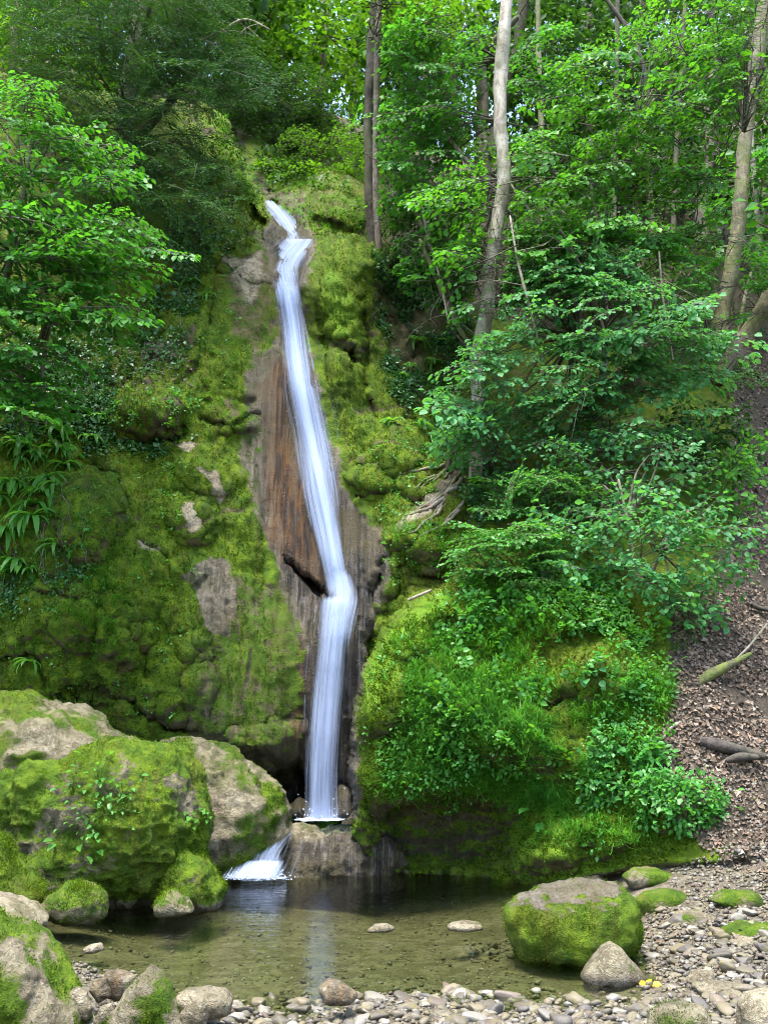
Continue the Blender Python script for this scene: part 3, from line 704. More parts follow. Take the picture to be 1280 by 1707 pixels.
def boulder(name, label, poly, Y, front, back, mossf, sub=5, rough=.05, seed=1, box=.75, ctr=None, wetline=None, fuzz=0, flat=0.0, dry=0.0, brownf=0.0, cat="boulder", group=None, tilt=0.0, fuzzsize=.016, greytop=0.0, shrink=1.0):
    """a closed rock: its outline as surveyed at depth Y, swelling `front` m towards and `back` m away from the viewer"""
    poly = np.asarray(poly, float)
    if shrink != 1.0: poly = poly.mean(0) + (poly - poly.mean(0)) * shrink
    cx, cy = ctr if ctr else (poly[:, 0].mean(), poly[:, 1].mean())
    V, Fc = ico(sub)
    th = np.arctan2(-V[:, 2], V[:, 0]); s = np.sqrt(V[:, 0] ** 2 + V[:, 2] ** 2)
    tab = np.linspace(-np.pi, np.pi, 361); rt = silhouette_radius(poly, cx, cy, tab)
    ker = np.array([.1, .2, .4, .2, .1]); rt = np.convolve(np.concatenate([rt[-3:-1], rt, rt[1:3]]), ker, 'valid')
    r = np.interp(th, tab, rt)
    sp = s ** box
    depth = np.sign(V[:, 1]) * np.abs(V[:, 1]) ** .85 * np.where(V[:, 1] < 0, front, back)
    m = mpp(Y) * 1.0
    base = P(cx, cy, Y)
    fwd = np.array([0, 1.0, 0]); 
    px = cx + r * np.cos(th) * sp; py = cy + r * np.sin(th) * sp
    Q = P(px, py, Y)                      # outline in the rock's own plane
    Q[:, 1] += depth + tilt * (Q[:, 2] - base[2])
    sc_ = max(front, .08)
    n = vnormals(Q, Fc); n *= np.where(((n * (Q - Q.mean(0))).sum(1) < 0)[:, None], -1, 1) if (n * (Q - Q.mean(0))).sum() < 0 else 1
    f = 1.0 / max(.25, sc_)
    q = Q + seed * 3.7
    d = rough * (1.3 * ridged(q * 1.3 * f * .6, 3, seed) + .8 * fbm(q * 3.2 * f * .6, 4, seed + 5) + .55 * ridged(q * 7, 3, seed + 9) + .22 * fbm(q * 20, 3, seed + 13))
    Q = Q + n * d[:, None]
    n = vnormals(Q, Fc); n *= (1 if (n * (Q - Q.mean(0))).sum() > 0 else -1)
    mo = mossf(Q, n)
    wet_ = np.zeros(len(Q))
    if wetline is not None: wet_ = .9 * sstep(wetline + .09, wetline + .02, Q[:, 2] + .03 * fbm(Q * 8, 2, 3))
    wet_ = np.maximum(wet_, greytop * sstep(.7, .95, n[:, 2]))
    mo = mo * (1 - .85 * wet_)
    base[2] = Q[:, 2].min()
    me = new_mesh(name, Q - base, Fc, M_ROCK, {"moss": mo, "wet": np.maximum(wet_, 0), "brown": np.full(len(Q), brownf), "soil": np.full(len(Q), dry), "algae_shade": np.clip(1.1 * mo, 0, .95), "bright": np.clip(mo - .75, 0, 1) * n[:, 2].clip(0, 1) * .45})
    o = link(name, me); o.location = [float(c) for c in base]
    tag(o, label, cat, group)
    if fuzz:
        p_ = np.clip(mo - .35, 0, 1) * (n[:, 1] < .35) * sstep(-.25, .35, fbm(Q * 6, 3, 91)) ; p_ = p_ / p_.sum()
        A = acc_area(Q, Fc); fi = RNG.choice(len(Fc), fuzz, p=normed(A * p_[Fc].mean(1)))
        bc = RNG.dirichlet((1, 1, 1), fuzz)
        pp = (Q[Fc[fi]] * bc[..., None]).sum(1); nn = norm((n[Fc[fi]] * bc[..., None]).sum(1))
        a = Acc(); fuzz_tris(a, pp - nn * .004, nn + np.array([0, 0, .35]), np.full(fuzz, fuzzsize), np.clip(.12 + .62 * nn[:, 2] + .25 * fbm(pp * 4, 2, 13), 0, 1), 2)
        c = link("moss", a.mesh("moss", M_MOSS, False), o); c["kind"] = "stuff"
    return o, Q, n
def acc_area(V, Fc): return .5 * np.linalg.norm(np.cross(V[Fc[:, 1]] - V[Fc[:, 0]], V[Fc[:, 2]] - V[Fc[:, 0]]), axis=1)
def normed(a): return a / a.sum()
def mossy(top=.75, side=.4, k=1.6, seed=0, sc=2.2):
    return lambda Q, n: np.clip(side + (top - side) * sstep(-.1, .6, n[:, 2]) + .42 * fbm(Q * sc, 3, 60 + seed) * k / 1.6, 0, 1)

B = {}
B['slab'] = boulder("boulder", "long mossy boulder with bare tan top, sloping down behind the big overgrown boulder", 
    [(-150,1190),(-60,1160),(10,1158),(48,1163),(90,1180),(130,1188),(165,1215),(205,1248),(260,1262),(300,1300),(300,1420),(150,1470),(-150,1480)], 9.9, .9, .8, mossy(.52, .66, 2.0, 1), 5, .09, 3, .7, (60,1320), None, 9000)
B['pale'] = boulder("boulder", "pale bare limestone boulder beside the foot of the waterfall",
    [(240,1262),(268,1246),(320,1242),(372,1250),(410,1275),(440,1305),(462,1335),(476,1358),(480,1385),(470,1410),(440,1436),(400,1470),(340,1478),(260,1470),(235,1350)], 10.75, .6, .6, mossy(.44, .48, 2.2, 2), 5, .085, 8, .75, (350,1360), .0, 5000, fuzzsize=.017)
B['big'] = boulder("boulder", "largest boulder, thick with dark green moss and small plants, on the pool's edge",
    [(22,1310),(60,1280),(130,1264),(210,1256),(270,1268),(318,1294),(338,1330),(345,1370),(330,1410),(322,1425),(310,1450),(300,1490),(240,1510),(170,1508),(90,1500),(40,1480),(20,1400)], 9.3, .75, .8, mossy(.82, .56, 2.4, 3), 6, .11, 5, .70, (190,1380), .0, 15000, fuzzsize=.014)
B['foot'] = boulder("boulder", "mossy wedge of rock at the waterline under the big overgrown boulder",
    [(270,1480),(285,1440),(310,1412),(335,1425),(352,1450),(366,1480),(366,1512),(320,1520),(275,1515)], 9.0, .4, .4, mossy(.85, .62, 1.2, 4), 5, .035, 6, .75, None, .0, 4000)
B['leftmoss'] = boulder("boulder", "bright green moss covered boulder at the photo's edge beside the big boulder",
    [(-120,1400),(-40,1385),(0,1392),(18,1420),(36,1462),(62,1492),(66,1520),(30,1545),(-120,1550)], 7.9, .35, .5, mossy(1.0, .8, .9, 5), 5, .03, 7, .75, (-30,1470), None, 7000)
B['knobby'] = boulder("boulder", "small knobbly rock with brown and green moss at the waterline",
    [(72,1512),(90,1490),(125,1474),(150,1476),(168,1498),(170,1520),(150,1532),(100,1530),(74,1524)], 8.0, .26, .3, mossy(.62, .45, 1.6, 6), 5, .03, 9, .8, None, .0, 1500)
B['flatpale'] = boulder("boulder", "smooth pale stone lying at the photo's edge by the water",
    [(-90,1500),(-20,1494),(25,1505),(60,1525),(72,1540),(60,1556),(20,1560),(-90,1575)], 7.1, .3, .4, mossy(.25, .1, 1.0, 7), 5, .02, 10, .8, (-10,1530), None, 0)
B['midstone'] = boulder("stone", "small mossy stone standing in the water below the big boulder",
    [(260,1508),(272,1494),(285,1486),(300,1492),(318,1508),(322,1520),(300,1528),(262,1524)], 8.35, .16, .2, mossy(.5, .35, 1.5, 8), 4, .02, 11, .8, None, .0, 500, cat="stone")
B['corner'] = boulder("boulder", "large grey and mossy boulder in the bottom corner of the shore",
    [(-120,1545),(-20,1538),(18,1548),(52,1566),(78,1600),(98,1640),(112,1665),(128,1700),(130,1740),(-120,1760)], 5.2, .3, .4, mossy(.55, .78, 2.6, 9, 5), 5, .035, 12, .75, (-10,1650), None, 6000, fuzzsize=.014)
B['pointed'] = boulder("stone", "pointed upright stone with a mossy face and pale edge",
    [(250,1613),(266,1622),(280,1650),(292,1680),(310,1712),(300,1740),(180,1740),(186,1702),(205,1672),(225,1640)], 5.0, .13, .18, mossy(.40, .80, 2.2, 10, 6), 5, .015, 14, .85, (245,1690), None, 2500, cat="stone", fuzzsize=.012)
B['right'] = boulder("boulder", "squat block boulder with mossy sides and bare grey top in the pool",
    [(848,1520),(862,1503),(905,1490),(950,1482),(1000,1476),(1028,1480),(1048,1500),(1058,1530),(1060,1562),(1050,1585),(1000,1600),(950,1608),(900,1604),(862,1594),(850,1560)], 7.25, .42, .5,
    lambda Q, n: np.clip(.86 - 1.0 * sstep(.82, .98, n[:, 2]) + .5 * fbm(Q * 4, 3, 3), 0, 1), 5, .035, 16, .66, (955,1545), None, 10000, fuzzsize=.012, greytop=.65, shrink=.965)
B['pyramid'] = boulder("stone", "smooth pale green pyramid stone standing in shallow water",
    [(970,1630),(985,1605),(1005,1578),(1020,1571),(1036,1582),(1058,1610),(1072,1632),(1060,1646),(1010,1650),(975,1645)], 6.55, .16, .2, mossy(.30, .30, 1.0, 11, 5), 5, .012, 17, .9, (1020,1620), .0, 0, cat="stone")
B['bottomright'] = boulder("stone", "mossy grey stone half buried in gravel at the bottom edge",
    [(1090,1700),(1105,1682),(1140,1672),(1165,1680),(1178,1705),(1180,1730),(1085,1730)], 5.0, .14, .16, mossy(.42, .32, 1.3, 12, 6), 5, .014, 18, .8, None, None, 600, cat="stone", fuzzsize=.01)
B['cornerright'] = boulder("stone", "white weathered stone at the bottom edge of the right shore",
    [(1238,1680),(1252,1664),(1280,1656),(1310,1666),(1320,1715),(1240,1725)], 5.05, .14, .16, mossy(.12, .1, 1.0, 13, 6), 5, .014, 19, .8, None, None, 0, cat="stone")
B['lip'] = boulder("rock_ledge", "low wet rock ledge holding the small basin under the waterfall",
    [(420,1440),(440,1404),(480,1386),(530,1384),(580,1380),(640,1384),(640,1470),(540,1478),(420,1480)], 11.35, .5, .35, mossy(.30, .12, 1.6, 14), 5, .05, 21, .6, (530,1430), .30, 0, cat="rock ledge")
B['spill'] = boulder("spill_rock", "smooth beige rock the small cascade slides down",
    [(372,1474),(390,1448),(436,1410),(474,1388),(520,1388),(545,1410),(550,1445),(530,1476),(440,1484)], 10.78, .22, .4, mossy(.16, .06, 1.6, 24), 5, .045, 24, .8, (465,1442), .30, 0, cat="rock", tilt=.5)
B['knobs'] = boulder("rock", "dark knobbly wet rock between the small cascade and the undercut bank",
    [(500,1474),(512,1440),(530,1412),(552,1394),(585,1386),(630,1384),(660,1400),(664,1472),(540,1482)], 10.95, .28, .4, mossy(.34, .22, 2.4, 26), 5, .085, 27, .78, (580,1440), 2.0, 0, cat="rock", tilt=.35)
B['cavestone'] = boulder("stone", "rounded wet rock behind the foot of the waterfall",
    [(552,1366),(556,1335),(566,1310),(585,1318),(592,1345),(592,1368)], 11.95, .15, .2, mossy(.1, .05, 1.0, 15), 4, .02, 22, .8, None, 3.0, 0, cat="stone")
B['cavestone2'] = boulder("stone", "low wet rock under the overhang beside the waterfall's foot",
    [(470,1368),(480,1345),(500,1330),(516,1340),(518,1368)], 12.0, .15, .2, mossy(.1, .05, 1.0, 16), 4, .02, 23, .8, None, 3.0, 0, cat="stone")
slabs = [("low mossy hump of rock beyond the block boulder", [(1060,1500),(1075,1490),(1110,1484),(1140,1492),(1148,1510),(1120,1528),(1070,1524)], 8.3, .75),
         ("grey mossy rock above the gravel, behind the low hump", [(1040,1462),(1060,1450),(1095,1448),(1120,1458),(1118,1476),(1050,1480)], 9.0, .6),
         ("small dark rock at the far end of the gravel shore", [(968,1470),(975,1460),(995,1458),(1008,1466),(1006,1476),(970,1478)], 9.6, .4),
         ("flat grey slab partly buried in the gravel", [(1110,1545),(1130,1525),(1170,1520),(1195,1530),(1180,1545),(1140,1552)], 7.7, .35),
         ("mossy slab of rock at the edge of the gravel on the right", [(1206,1552),(1240,1540),(1300,1545),(1320,1570),(1260,1578),(1215,1566)], 7.3, .65),
         ("long grey stone lying across the right gravel", [(1160,1646),(1190,1640),(1235,1645),(1240,1656),(1200,1662),(1165,1658)], 6.0, .1),
         ("pale flat stone by the mossy slab on the right gravel", [(1215,1570),(1240,1562),(1265,1570),(1258,1582),(1225,1584)], 7.0, .1),
         ("dark wet stone in the gravel right of the pyramid stone", [(1145,1635),(1160,1618),(1185,1620),(1190,1640),(1165,1648)], 6.3, .05),
         ("upper mossy rock on the slope beside the gravel", [(1180,1500),(1210,1485),(1260,1490),(1275,1510),(1220,1520)], 8.0, .6),
         ("rounded tan boulder with lichen among the shore pebbles", [(296,1662),(312,1652),(345,1648),(375,1654),(388,1668),(385,1690),(350,1702),(305,1692)], 5.3, .2),
         ("bare pale stone leaning on the tan boulder at the bottom", [(302,1690),(325,1672),(340,1664),(347,1675),(345,1712),(300,1720)], 5.0, .02),
         ("reddish brown angular stone behind the pointed stone", [(176,1640),(178,1622),(200,1618),(225,1628),(222,1650),(200,1668),(180,1660)], 5.6, .05),
         ("tan round stone left of the reddish brown one", [(152,1650),(158,1638),(176,1632),(182,1660),(165,1668)], 5.5, .05),
         ("pinkish upright stone beside the corner boulder", [(118,1655),(128,1648),(142,1655),(152,1680),(146,1698),(130,1690)], 5.25, .02),
         ("light tan stone at the bottom between corner boulder and pointed stone", [(158,1700),(170,1680),(188,1674),(192,1690),(180,1712),(160,1715)], 5.0, .02),
         ("dark brown wet stone where the waterfall's reflection ends", [(535,1648),(548,1638),(565,1640),(592,1660),(585,1670),(545,1668)], 5.6, .05),
         ("pair of white stones lying alone in the shallow pool", [(140,1582),(152,1576),(168,1574),(172,1582),(160,1588),(142,1588)], 7.0, .0),
         ("pale submerged rock breaking the surface in mid pool", [(612,1552),(625,1543),(645,1541),(658,1547),(645,1553)], 7.85, .25),
         ("long yellowish rock just under the water near the block boulder", [(745,1546),(770,1539),(800,1540),(806,1546),(780,1549)], 7.8, .3)]
for i, (lb, pl, Y, ms) in enumerate(slabs):
    w = (max(p[0] for p in pl) - min(p[0] for p in pl)) * mpp(Y) * .42
    boulder("stone", lb, pl, Y, w * .8, w, mossy(ms, ms * .8, 1.3, 30 + i, 5), 4, .012, 40 + i, .72, None, None, 0, cat="stone", brownf=(.55 if "brown" in lb else 0.0))
# ------------------------------------------------------------------ water
def sheet(name, outline, z, mat):
    o = np.asarray(outline, float); n = len(o)
    V = np.concatenate([np.c_[o, np.full(n, z)], [[*o.mean(0), z]]])
    Fc = np.array([((k + 1) % n, k, n) for k in range(n)])
    return new_mesh(name, V, Fc, mat, None, True)
pl = [(-260,1520),(0,1500),(200,1480),(360,1455),(600,1455),(860,1460),(980,1470),(1060,1500),(1180,1600),(1260,1690),(1000,1760),(500,1730),(100,1720),(-260,1640)]
out = [P(x, y, float(Yz(x, y, 0.0)))[:2] for x, y in pl]
tag(link("pool_water", sheet("pool_water", out, 0.0, M_POOL)), "clear shallow pool below the waterfall", None, None, "structure")
ZB = .47
out = [P(x, y, Y)[:2] for x, y, Y in [(440,1380,10.95),(520,1380,10.9),(600,1380,10.95),(612,1370,12.3),(560,1370,12.9),(470,1370,12.9),(430,1370,12.2)]]
tag(link("basin_water", sheet("basin_water", out, ZB, pool_material("basin_water", (.45, .62, .66), 1.6))), "small blue green basin under the waterfall", None, None, "structure")

def ribbon(path, layers, off, seed, Yfix=None, cols_=18, ends=(.12, .12)):
    """falling water: several slightly separated curved sheets along a path of (px, py, width px, density)"""
    path = np.asarray(path, float); n = max(24, int(np.abs(np.diff(path[:, 1])).sum() / 4))
    c = spline(path, n); Vs = []; Fs = []; fl = []; dn = []; base = 0
    L = np.concatenate([[0], np.cumsum(np.hypot(np.diff(c[:, 0]), np.diff(c[:, 1])))]) * .0082
    if Yfix is None:
        yy = YT[at(c[:, 0], c[:, 1])[2]]
        k = 9; yy = np.convolve(np.pad(yy, k, mode='edge'), np.ones(2 * k + 1) / (2 * k + 1), 'valid')
    else: yy = np.interp(np.linspace(0, 1, n), np.linspace(0, 1, len(Yfix)), Yfix)
    for l in range(layers):
        u = np.linspace(-1, 1, cols_) * 1.15
        wob = 1 + .10 * vnoise(np.stack([L * 1.3, np.full(n, l * 3.3), np.full(n, seed)], -1), seed)
        sh = .10 * c[:, 2] * vnoise(np.stack([L * .9, np.full(n, l * 7.1), np.full(n, seed)], -1), seed + 4) * min(l, 1)
        wl = c[:, 2] * .5 * wob * (1 + .14 * l)
        px = c[:, 0:1] + sh[:, None] + u[None] * wl[:, None]; py = np.repeat(c[:, 1:2], cols_, 1)
        Y = yy[:, None] - off - .035 * l - .06 * (1 - (u[None] / 1.15) ** 2) + .02 * vnoise(np.stack([px / 9, py / 60, np.full_like(px, l)], -1), seed)
        V = P(px, py, Y)
        Vs.append(V.reshape(-1, 3)); 
        fl.append(np.stack([(u[None] * wl[:, None] / 60 + l * 3.7 + seed), np.repeat(L[:, None], cols_, 1) + l * 5, np.full_like(px, l)], -1).reshape(-1, 3))
        edge = np.clip(1 - (u[None] / 1.15) ** 2, 0, 1) ** .8
        vv = np.linspace(0, 1, n); fade = sstep(0, ends[0], vv) * sstep(1, 1 - ends[1], vv)
        dn.append((np.repeat(c[:, 3:4], cols_, 1) * edge * fade[:, None] - .14 * l).ravel())
        id_ = np.arange(n * cols_).reshape(n, cols_) + base; base += n * cols_
        Fs.append(np.stack([id_[:-1, :-1], id_[1:, :-1], id_[1:, 1:], id_[:-1, 1:]], -1).reshape(-1, 4))
    return new_mesh("falling_water", np.concatenate(Vs), np.concatenate(Fs), M_FALL, {"flow": np.concatenate(fl), "dens": np.concatenate(dn)})
fall = thing("waterfall", P(540, 1366, 12.0), "tall silky white waterfall running down the mossy cliff", "waterfall")
link("chute", ribbon([(444,330,12,.8),(454,343,24,.95),(468,360,34,1.0),(482,380,38,1.05),(492,398,40,1.05),(488,420,54,1.0)], 3, .06, 1, ends=(.1, .03)), fall)
link("chute", ribbon([(452,336,30,.3),(478,356,56,.42),(496,380,60,.45),(500,408,56,.4)], 1, .04, 6), fall)
link("upper_pour", ribbon([(502,396,56,.9),(490,412,68,1.0),(476,428,72,1.05),(468,445,66,1.05),(470,465,48,1.05),(477,490,40,1.0),(482,520,38,.9)], 3, .07, 2, ends=(.03, .12)), fall)
link("main_fall", ribbon([(468,440,44,.9),(474,470,38,1.0),(480,495,36,1.05),(488,540,38,1.0),(494,590,42,1.0),(502,640,46,1.0),(512,690,52,1.0),(522,740,56,.98),(530,790,54,.98),(538,840,50,1.0),(548,890,44,1.05),(556,930,38,1.1),(563,965,36,1.1),(570,990,42,1.1),(572,1015,50,.9)], 3, .08, 3), fall)
link("core_stream", ribbon([(470,445,22,1.1),(478,490,18,1.3),(487,545,18,1.3),(495,610,20,1.3),(507,680,22,1.25),(524,760,22,1.2),(538,830,20,1.25),(550,890,18,1.3),(560,940,18,1.3),(568,985,24,1.3)], 2, .15, 15), fall)
link("side_film", ribbon([(486,520,60,.12),(508,600,74,.26),(526,680,84,.34),(545,770,86,.36),(556,850,76,.34),(566,930,60,.3),(572,975,50,.25)], 2, .05, 4), fall)
link("bent_pour", ribbon([(564,935,30,.9),(572,972,38,1.05),(574,1000,44,1.0),(568,1030,46,.95),(562,1070,44,.9),(557,1120,42,.8)], 2, .16, 5, ends=(.15, .3)), fall)
link("lower_fall", ribbon([(562,985,50,.8),(560,1010,58,.95),(556,1050,56,.9),(552,1090,54,.9),(547,1140,54,.92),(543,1190,54,.94),(540,1240,55,.95),(537,1290,55,.95),(535,1340,56,.95),(534,1369,64,1.0)], 3, .12, 7, [12.15,12.08,12.0,11.95,11.93,11.9,11.9,11.9,11.9], ends=(.08, .004)), fall)
for tr_ in ([(500,500,5,.7),(516,580,6,.75),(534,680,6,.7),(556,790,5,.7),(570,880,5,.6)], [(488,640,4,.6),(502,760,5,.7),(520,860,5,.7),(540,950,4,.6)], [(470,560,4,.5),(476,640,4,.6),(486,720,4,.5)], [(515,1060,5,.6),(510,1140,6,.6),(506,1250,5,.5)], [(600,1020,4,.5),(598,1120,5,.6),(594,1240,5,.5)]):
    link("trickle", ribbon(tr_, 1, .03, 17 + int(tr_[0][0]) % 9, None, 5), fall)
link("side_film", ribbon([(560,1010,90,.1),(556,1080,86,.3),(548,1160,84,.3),(544,1260,80,.25),(538,1366,84,.2)], 1, .12, 9, [12.08,12.02,11.96,11.95,11.95]), fall)

# foam where the falls strike the water
def foam(name, ring, z, n, parent, seed):
    a = Acc(); V, Fc = ico(1)
    q = sample_poly(ring, n); Y = Yz(q[:, 0], q[:, 1], z); p = P(q[:, 0], q[:, 1], Y)
    e = np.eye(3); N = len(p)
    s = RNG.uniform(.008, .024, N)
    a.inst(V, Fc, p, np.tile(e[0], (N, 1)), np.tile(e[1], (N, 1)), np.tile(e[2], (N, 1)), np.stack([s * 1.8, s * 1.6, s * .45], 1), RNG.random(N))
    o = link(name, a.mesh(name, M_FOAM), parent); o["kind"] = "stuff"; return o
t = NT("foam"); d = t.n("BsdfPrincipled"); t.set(d, "Base Color", (.60, .66, .78)); d.inputs["Roughness"].default_value = .5
d.inputs["Subsurface Weight"].default_value = 0.0
M_FOAM = t.done(d.outputs[0])
foam("foam", [(492,1367),(515,1363),(535,1362),(560,1364),(575,1366),(560,1368),(505,1369)], ZB, 130, fall, 1)

casc = thing("cascade", P(430, 1462, 10.6), "small white cascade spilling from the basin into the pool", "cascade")
link("thin_stream", ribbon([(484,1381,26,.3),(470,1392,30,.75),(458,1406,32,.85),(448,1420,40,.8),(442,1436,54,.8)], 2, 0, 12, [10.72,10.54,10.44,10.36,10.30], ends=(.1, .05)), casc)
link("white_spill", ribbon([(448,1428,54,.6),(440,1438,68,1.0),(432,1450,82,1.15),(422,1466,98,1.15)], 4, 0, 13, [10.34,10.27,10.20,10.10], ends=(.3, .01)), casc)
link("thin_stream", ribbon([(490,1383,50,.15),(486,1405,66,.25),(474,1435,84,.28),(462,1464,84,.3)], 1, 0, 14, [10.68,10.5,10.38,10.28]), casc)
foam("foam", [(366,1466),(385,1456),(430,1452),(470,1456),(474,1464),(430,1468)], .005, 420, casc, 2)

# droplets thrown up at the foot of each fall
def splash(parent, px0, px1, py, Y, n, hgt, seed):
    r_ = np.random.default_rng(seed); a = Acc(); V, Fc = ico(0)
    x = r_.normal((px0 + px1) / 2, (px1 - px0) * .3, n); p = P(x, np.full(n, float(py)), Y + r_.normal(0, .12, n)); p[:, 2] += r_.exponential(hgt, n) - .01
    s = r_.uniform(.003, .009, n); e_ = np.eye(3)
    a.inst(V, Fc, p, np.tile(e_[0], (n, 1)), np.tile(e_[1], (n, 1)), np.tile(e_[2], (n, 1)), s, r_.random(n))
    o = link("splash_drops", a.mesh("splash_drops", M_FOAM), parent); o["kind"] = "stuff"
splash(fall, 495, 578, 1367, 11.85, 420, .055, 3)
splash(casc, 375, 470, 1465, 10.15, 320, .03, 4)
# ------------------------------------------------------------------ plants: templates
def leaf_tpl(w=.36, fold=.10, tip=.10, lobes=0):
    """pointed oval leaf of unit length, folded along its midrib, tip drooping"""
    v = np.array([(0,0,0),(.48,0,-.03),(1.0,0,-tip),(.24,w*.88,fold*.9),(.68,w*.86,fold*.7),(.24,-w*.88,fold*.9),(.68,-w*.86,fold*.7)], float)
    f = np.array([(0,1,3),(1,4,3),(1,2,4),(0,5,1),(1,5,6),(1,6,2)])
    return v, f
def leaf2_tpl(w=.34, fold=.1, tip=.08):
    v = np.array([(0,0,0),(.45,w,fold),(1.0,0,-tip),(.45,-w,fold)], float)
    return v, np.array([(0,2,1),(0,3,2)])
LEAF_A = leaf_tpl(.40, .09, .12); LEAF_B = leaf2_tpl(.36); LEAF_N = leaf2_tpl(.13, .02, .02); LEAF_L = leaf_tpl(.28, .08, .2)

def spray_tpl(seed, side_n=13, sp=.075, ang=52, droop=.16, leaf=.09, sidelen=.5, jit=.33, hang=.25, twigs=True):
    r = np.random.default_rng(seed); pos = []; dr = []; up = []; sz = []; tw = Acc()
    def axis(t): return np.stack([t, .05 * np.sin(3 * t + seed), -droop * t * t], -1)
    tube(tw, axis(np.linspace(0, 1, 4)), np.linspace(.010, .003, 4), 3)
    def leaves(pts, tng, skip=1):
        for k in range(skip, len(pts)):
            s = 1 if k % 2 else -1
            a = math.radians(r.uniform(30, 65)) * s; t = tng[min(k, len(tng) - 1)]
            d = np.array([t[0] * math.cos(a) - t[1] * math.sin(a), t[0] * math.sin(a) + t[1] * math.cos(a), t[2] - hang * r.uniform(.2, 1.4)])
            pos.append(pts[k] + r.normal(0, .006, 3)); dr.append(d); up.append(np.array([0, 0, 1]) + r.normal(0, jit, 3)); sz.append(leaf * r.uniform(.6, 1.25))
        pos.append(pts[-1]); dr.append(tng[-1] + np.array([0, 0, -hang * .6])); up.append(np.array([0, 0, 1]) + r.normal(0, jit, 3)); sz.append(leaf * r.uniform(.8, 1.2))
    for k in range(side_n):
        t = .10 + .86 * (k + r.uniform(-.3, .3)) / side_n
        s = 1 if k % 2 else -1; a = math.radians(ang + r.uniform(-14, 14)) * s
        L = (sidelen * (1 - t) ** .8 + .10) * r.uniform(.7, 1.25)
        m = max(2, int(L / sp)); q = np.linspace(0, 1, m + 1)
        b = axis(np.array([t]))[0]
        dirv = np.array([math.cos(a), math.sin(a), r.uniform(-.12, .10)])
        pts = b + q[:, None] * L * dirv + np.stack([0 * q, 0 * q, -.22 * L * q * q], -1)
        if twigs: tube(tw, pts[[0, m]], [.005, .002], 3)
        leaves(pts, norm(np.gradient(pts, axis=0)))
    pts = axis(np.linspace(.5, 1, int(.5 / sp))); leaves(pts, norm(np.gradient(pts, axis=0)))
    return dict(pos=np.array(pos), dr=norm(np.array(dr)), up=norm(np.array(up)), sz=np.array(sz), tv=np.concatenate(tw.V), tf=np.concatenate(tw.F))
SP_HAZEL = [spray_tpl(s, 12, .078, 50, .20, .095) for s in range(5)]
SP_FINE = [spray_tpl(20 + s, 15, .055, 55, .14, .060) for s in range(4)]
SP_FAR = [spray_tpl(40 + s, 11, .10, 55, .12, .13, .55, .6, .25, False) for s in range(4)]
SP_YEW = [spray_tpl(60 + s, 16, .028, 48, .30, .055,   .45, .5, .1, False) for s in range(4)]
SP_BUSH = [spray_tpl(80 + s, 8, .11, 48, -.10, .115, .45, .45, .35) for s in range(4)]

def put_sprays(lib, pos, dirs, length, leafscale, rng, tint_base=.5, roll=.3, updir=None):
    """place sprays; returns leaf arrays and twig mesh pieces"""
    LP, LD, LU, LS, LT = [], [], [], [], []; tw = Acc()
    N = len(pos); dirs = norm(dirs); which = rng.integers(0, len(lib), N)
    upw = np.tile([0, 0, 1.0], (N, 1)) if updir is None else updir
    upw = norm(upw + rng.normal(0, roll, (N, 3)))
    ex, ey, ez = frame(dirs, upw)
    flip = rng.choice([-1, 1], N)[:, None]; ey = ey * flip
    for w in range(len(lib)):
        t = lib[w]; m = which == w
        if not m.any(): continue
        E = np.stack([ex[m], ey[m], ez[m]], 1); s = length[m][:, None, None]
        p = pos[m][:, None] + np.einsum('kc,ncd->nkd', t['pos'], E) * s
        d = np.einsum('kc,ncd->nkd', t['dr'], E); u = np.einsum('kc,ncd->nkd', t['up'], E)
        u = u * np.sign(u[..., 2:3] + 1e-6)
        n = len(p)
        LP.append(p.reshape(-1, 3)); LD.append(d.reshape(-1, 3)); LU.append(u.reshape(-1, 3))
        LS.append((t['sz'][None] * leafscale * (np.clip(length[m], .6, 1.2) * rng.uniform(.72, 1.22, n))[:, None]).ravel())
        LT.append(np.clip(np.repeat(rng.normal(tint_base, .16, n), len(t['pos'])) + rng.normal(0, .18, n * len(t['pos'])), 0, 1))
        V = pos[m][:, None] + np.einsum('kc,ncd->nkd', t['tv'], E) * s
        Fc = (np.arange(n)[:, None, None] * len(t['tv']) + t['tf'][None]).reshape(-1, 3)
        tw.raw(V.reshape(-1, 3), Fc, .5)
    return [np.concatenate(a) for a in (LP, LD, LU, LS, LT)], tw

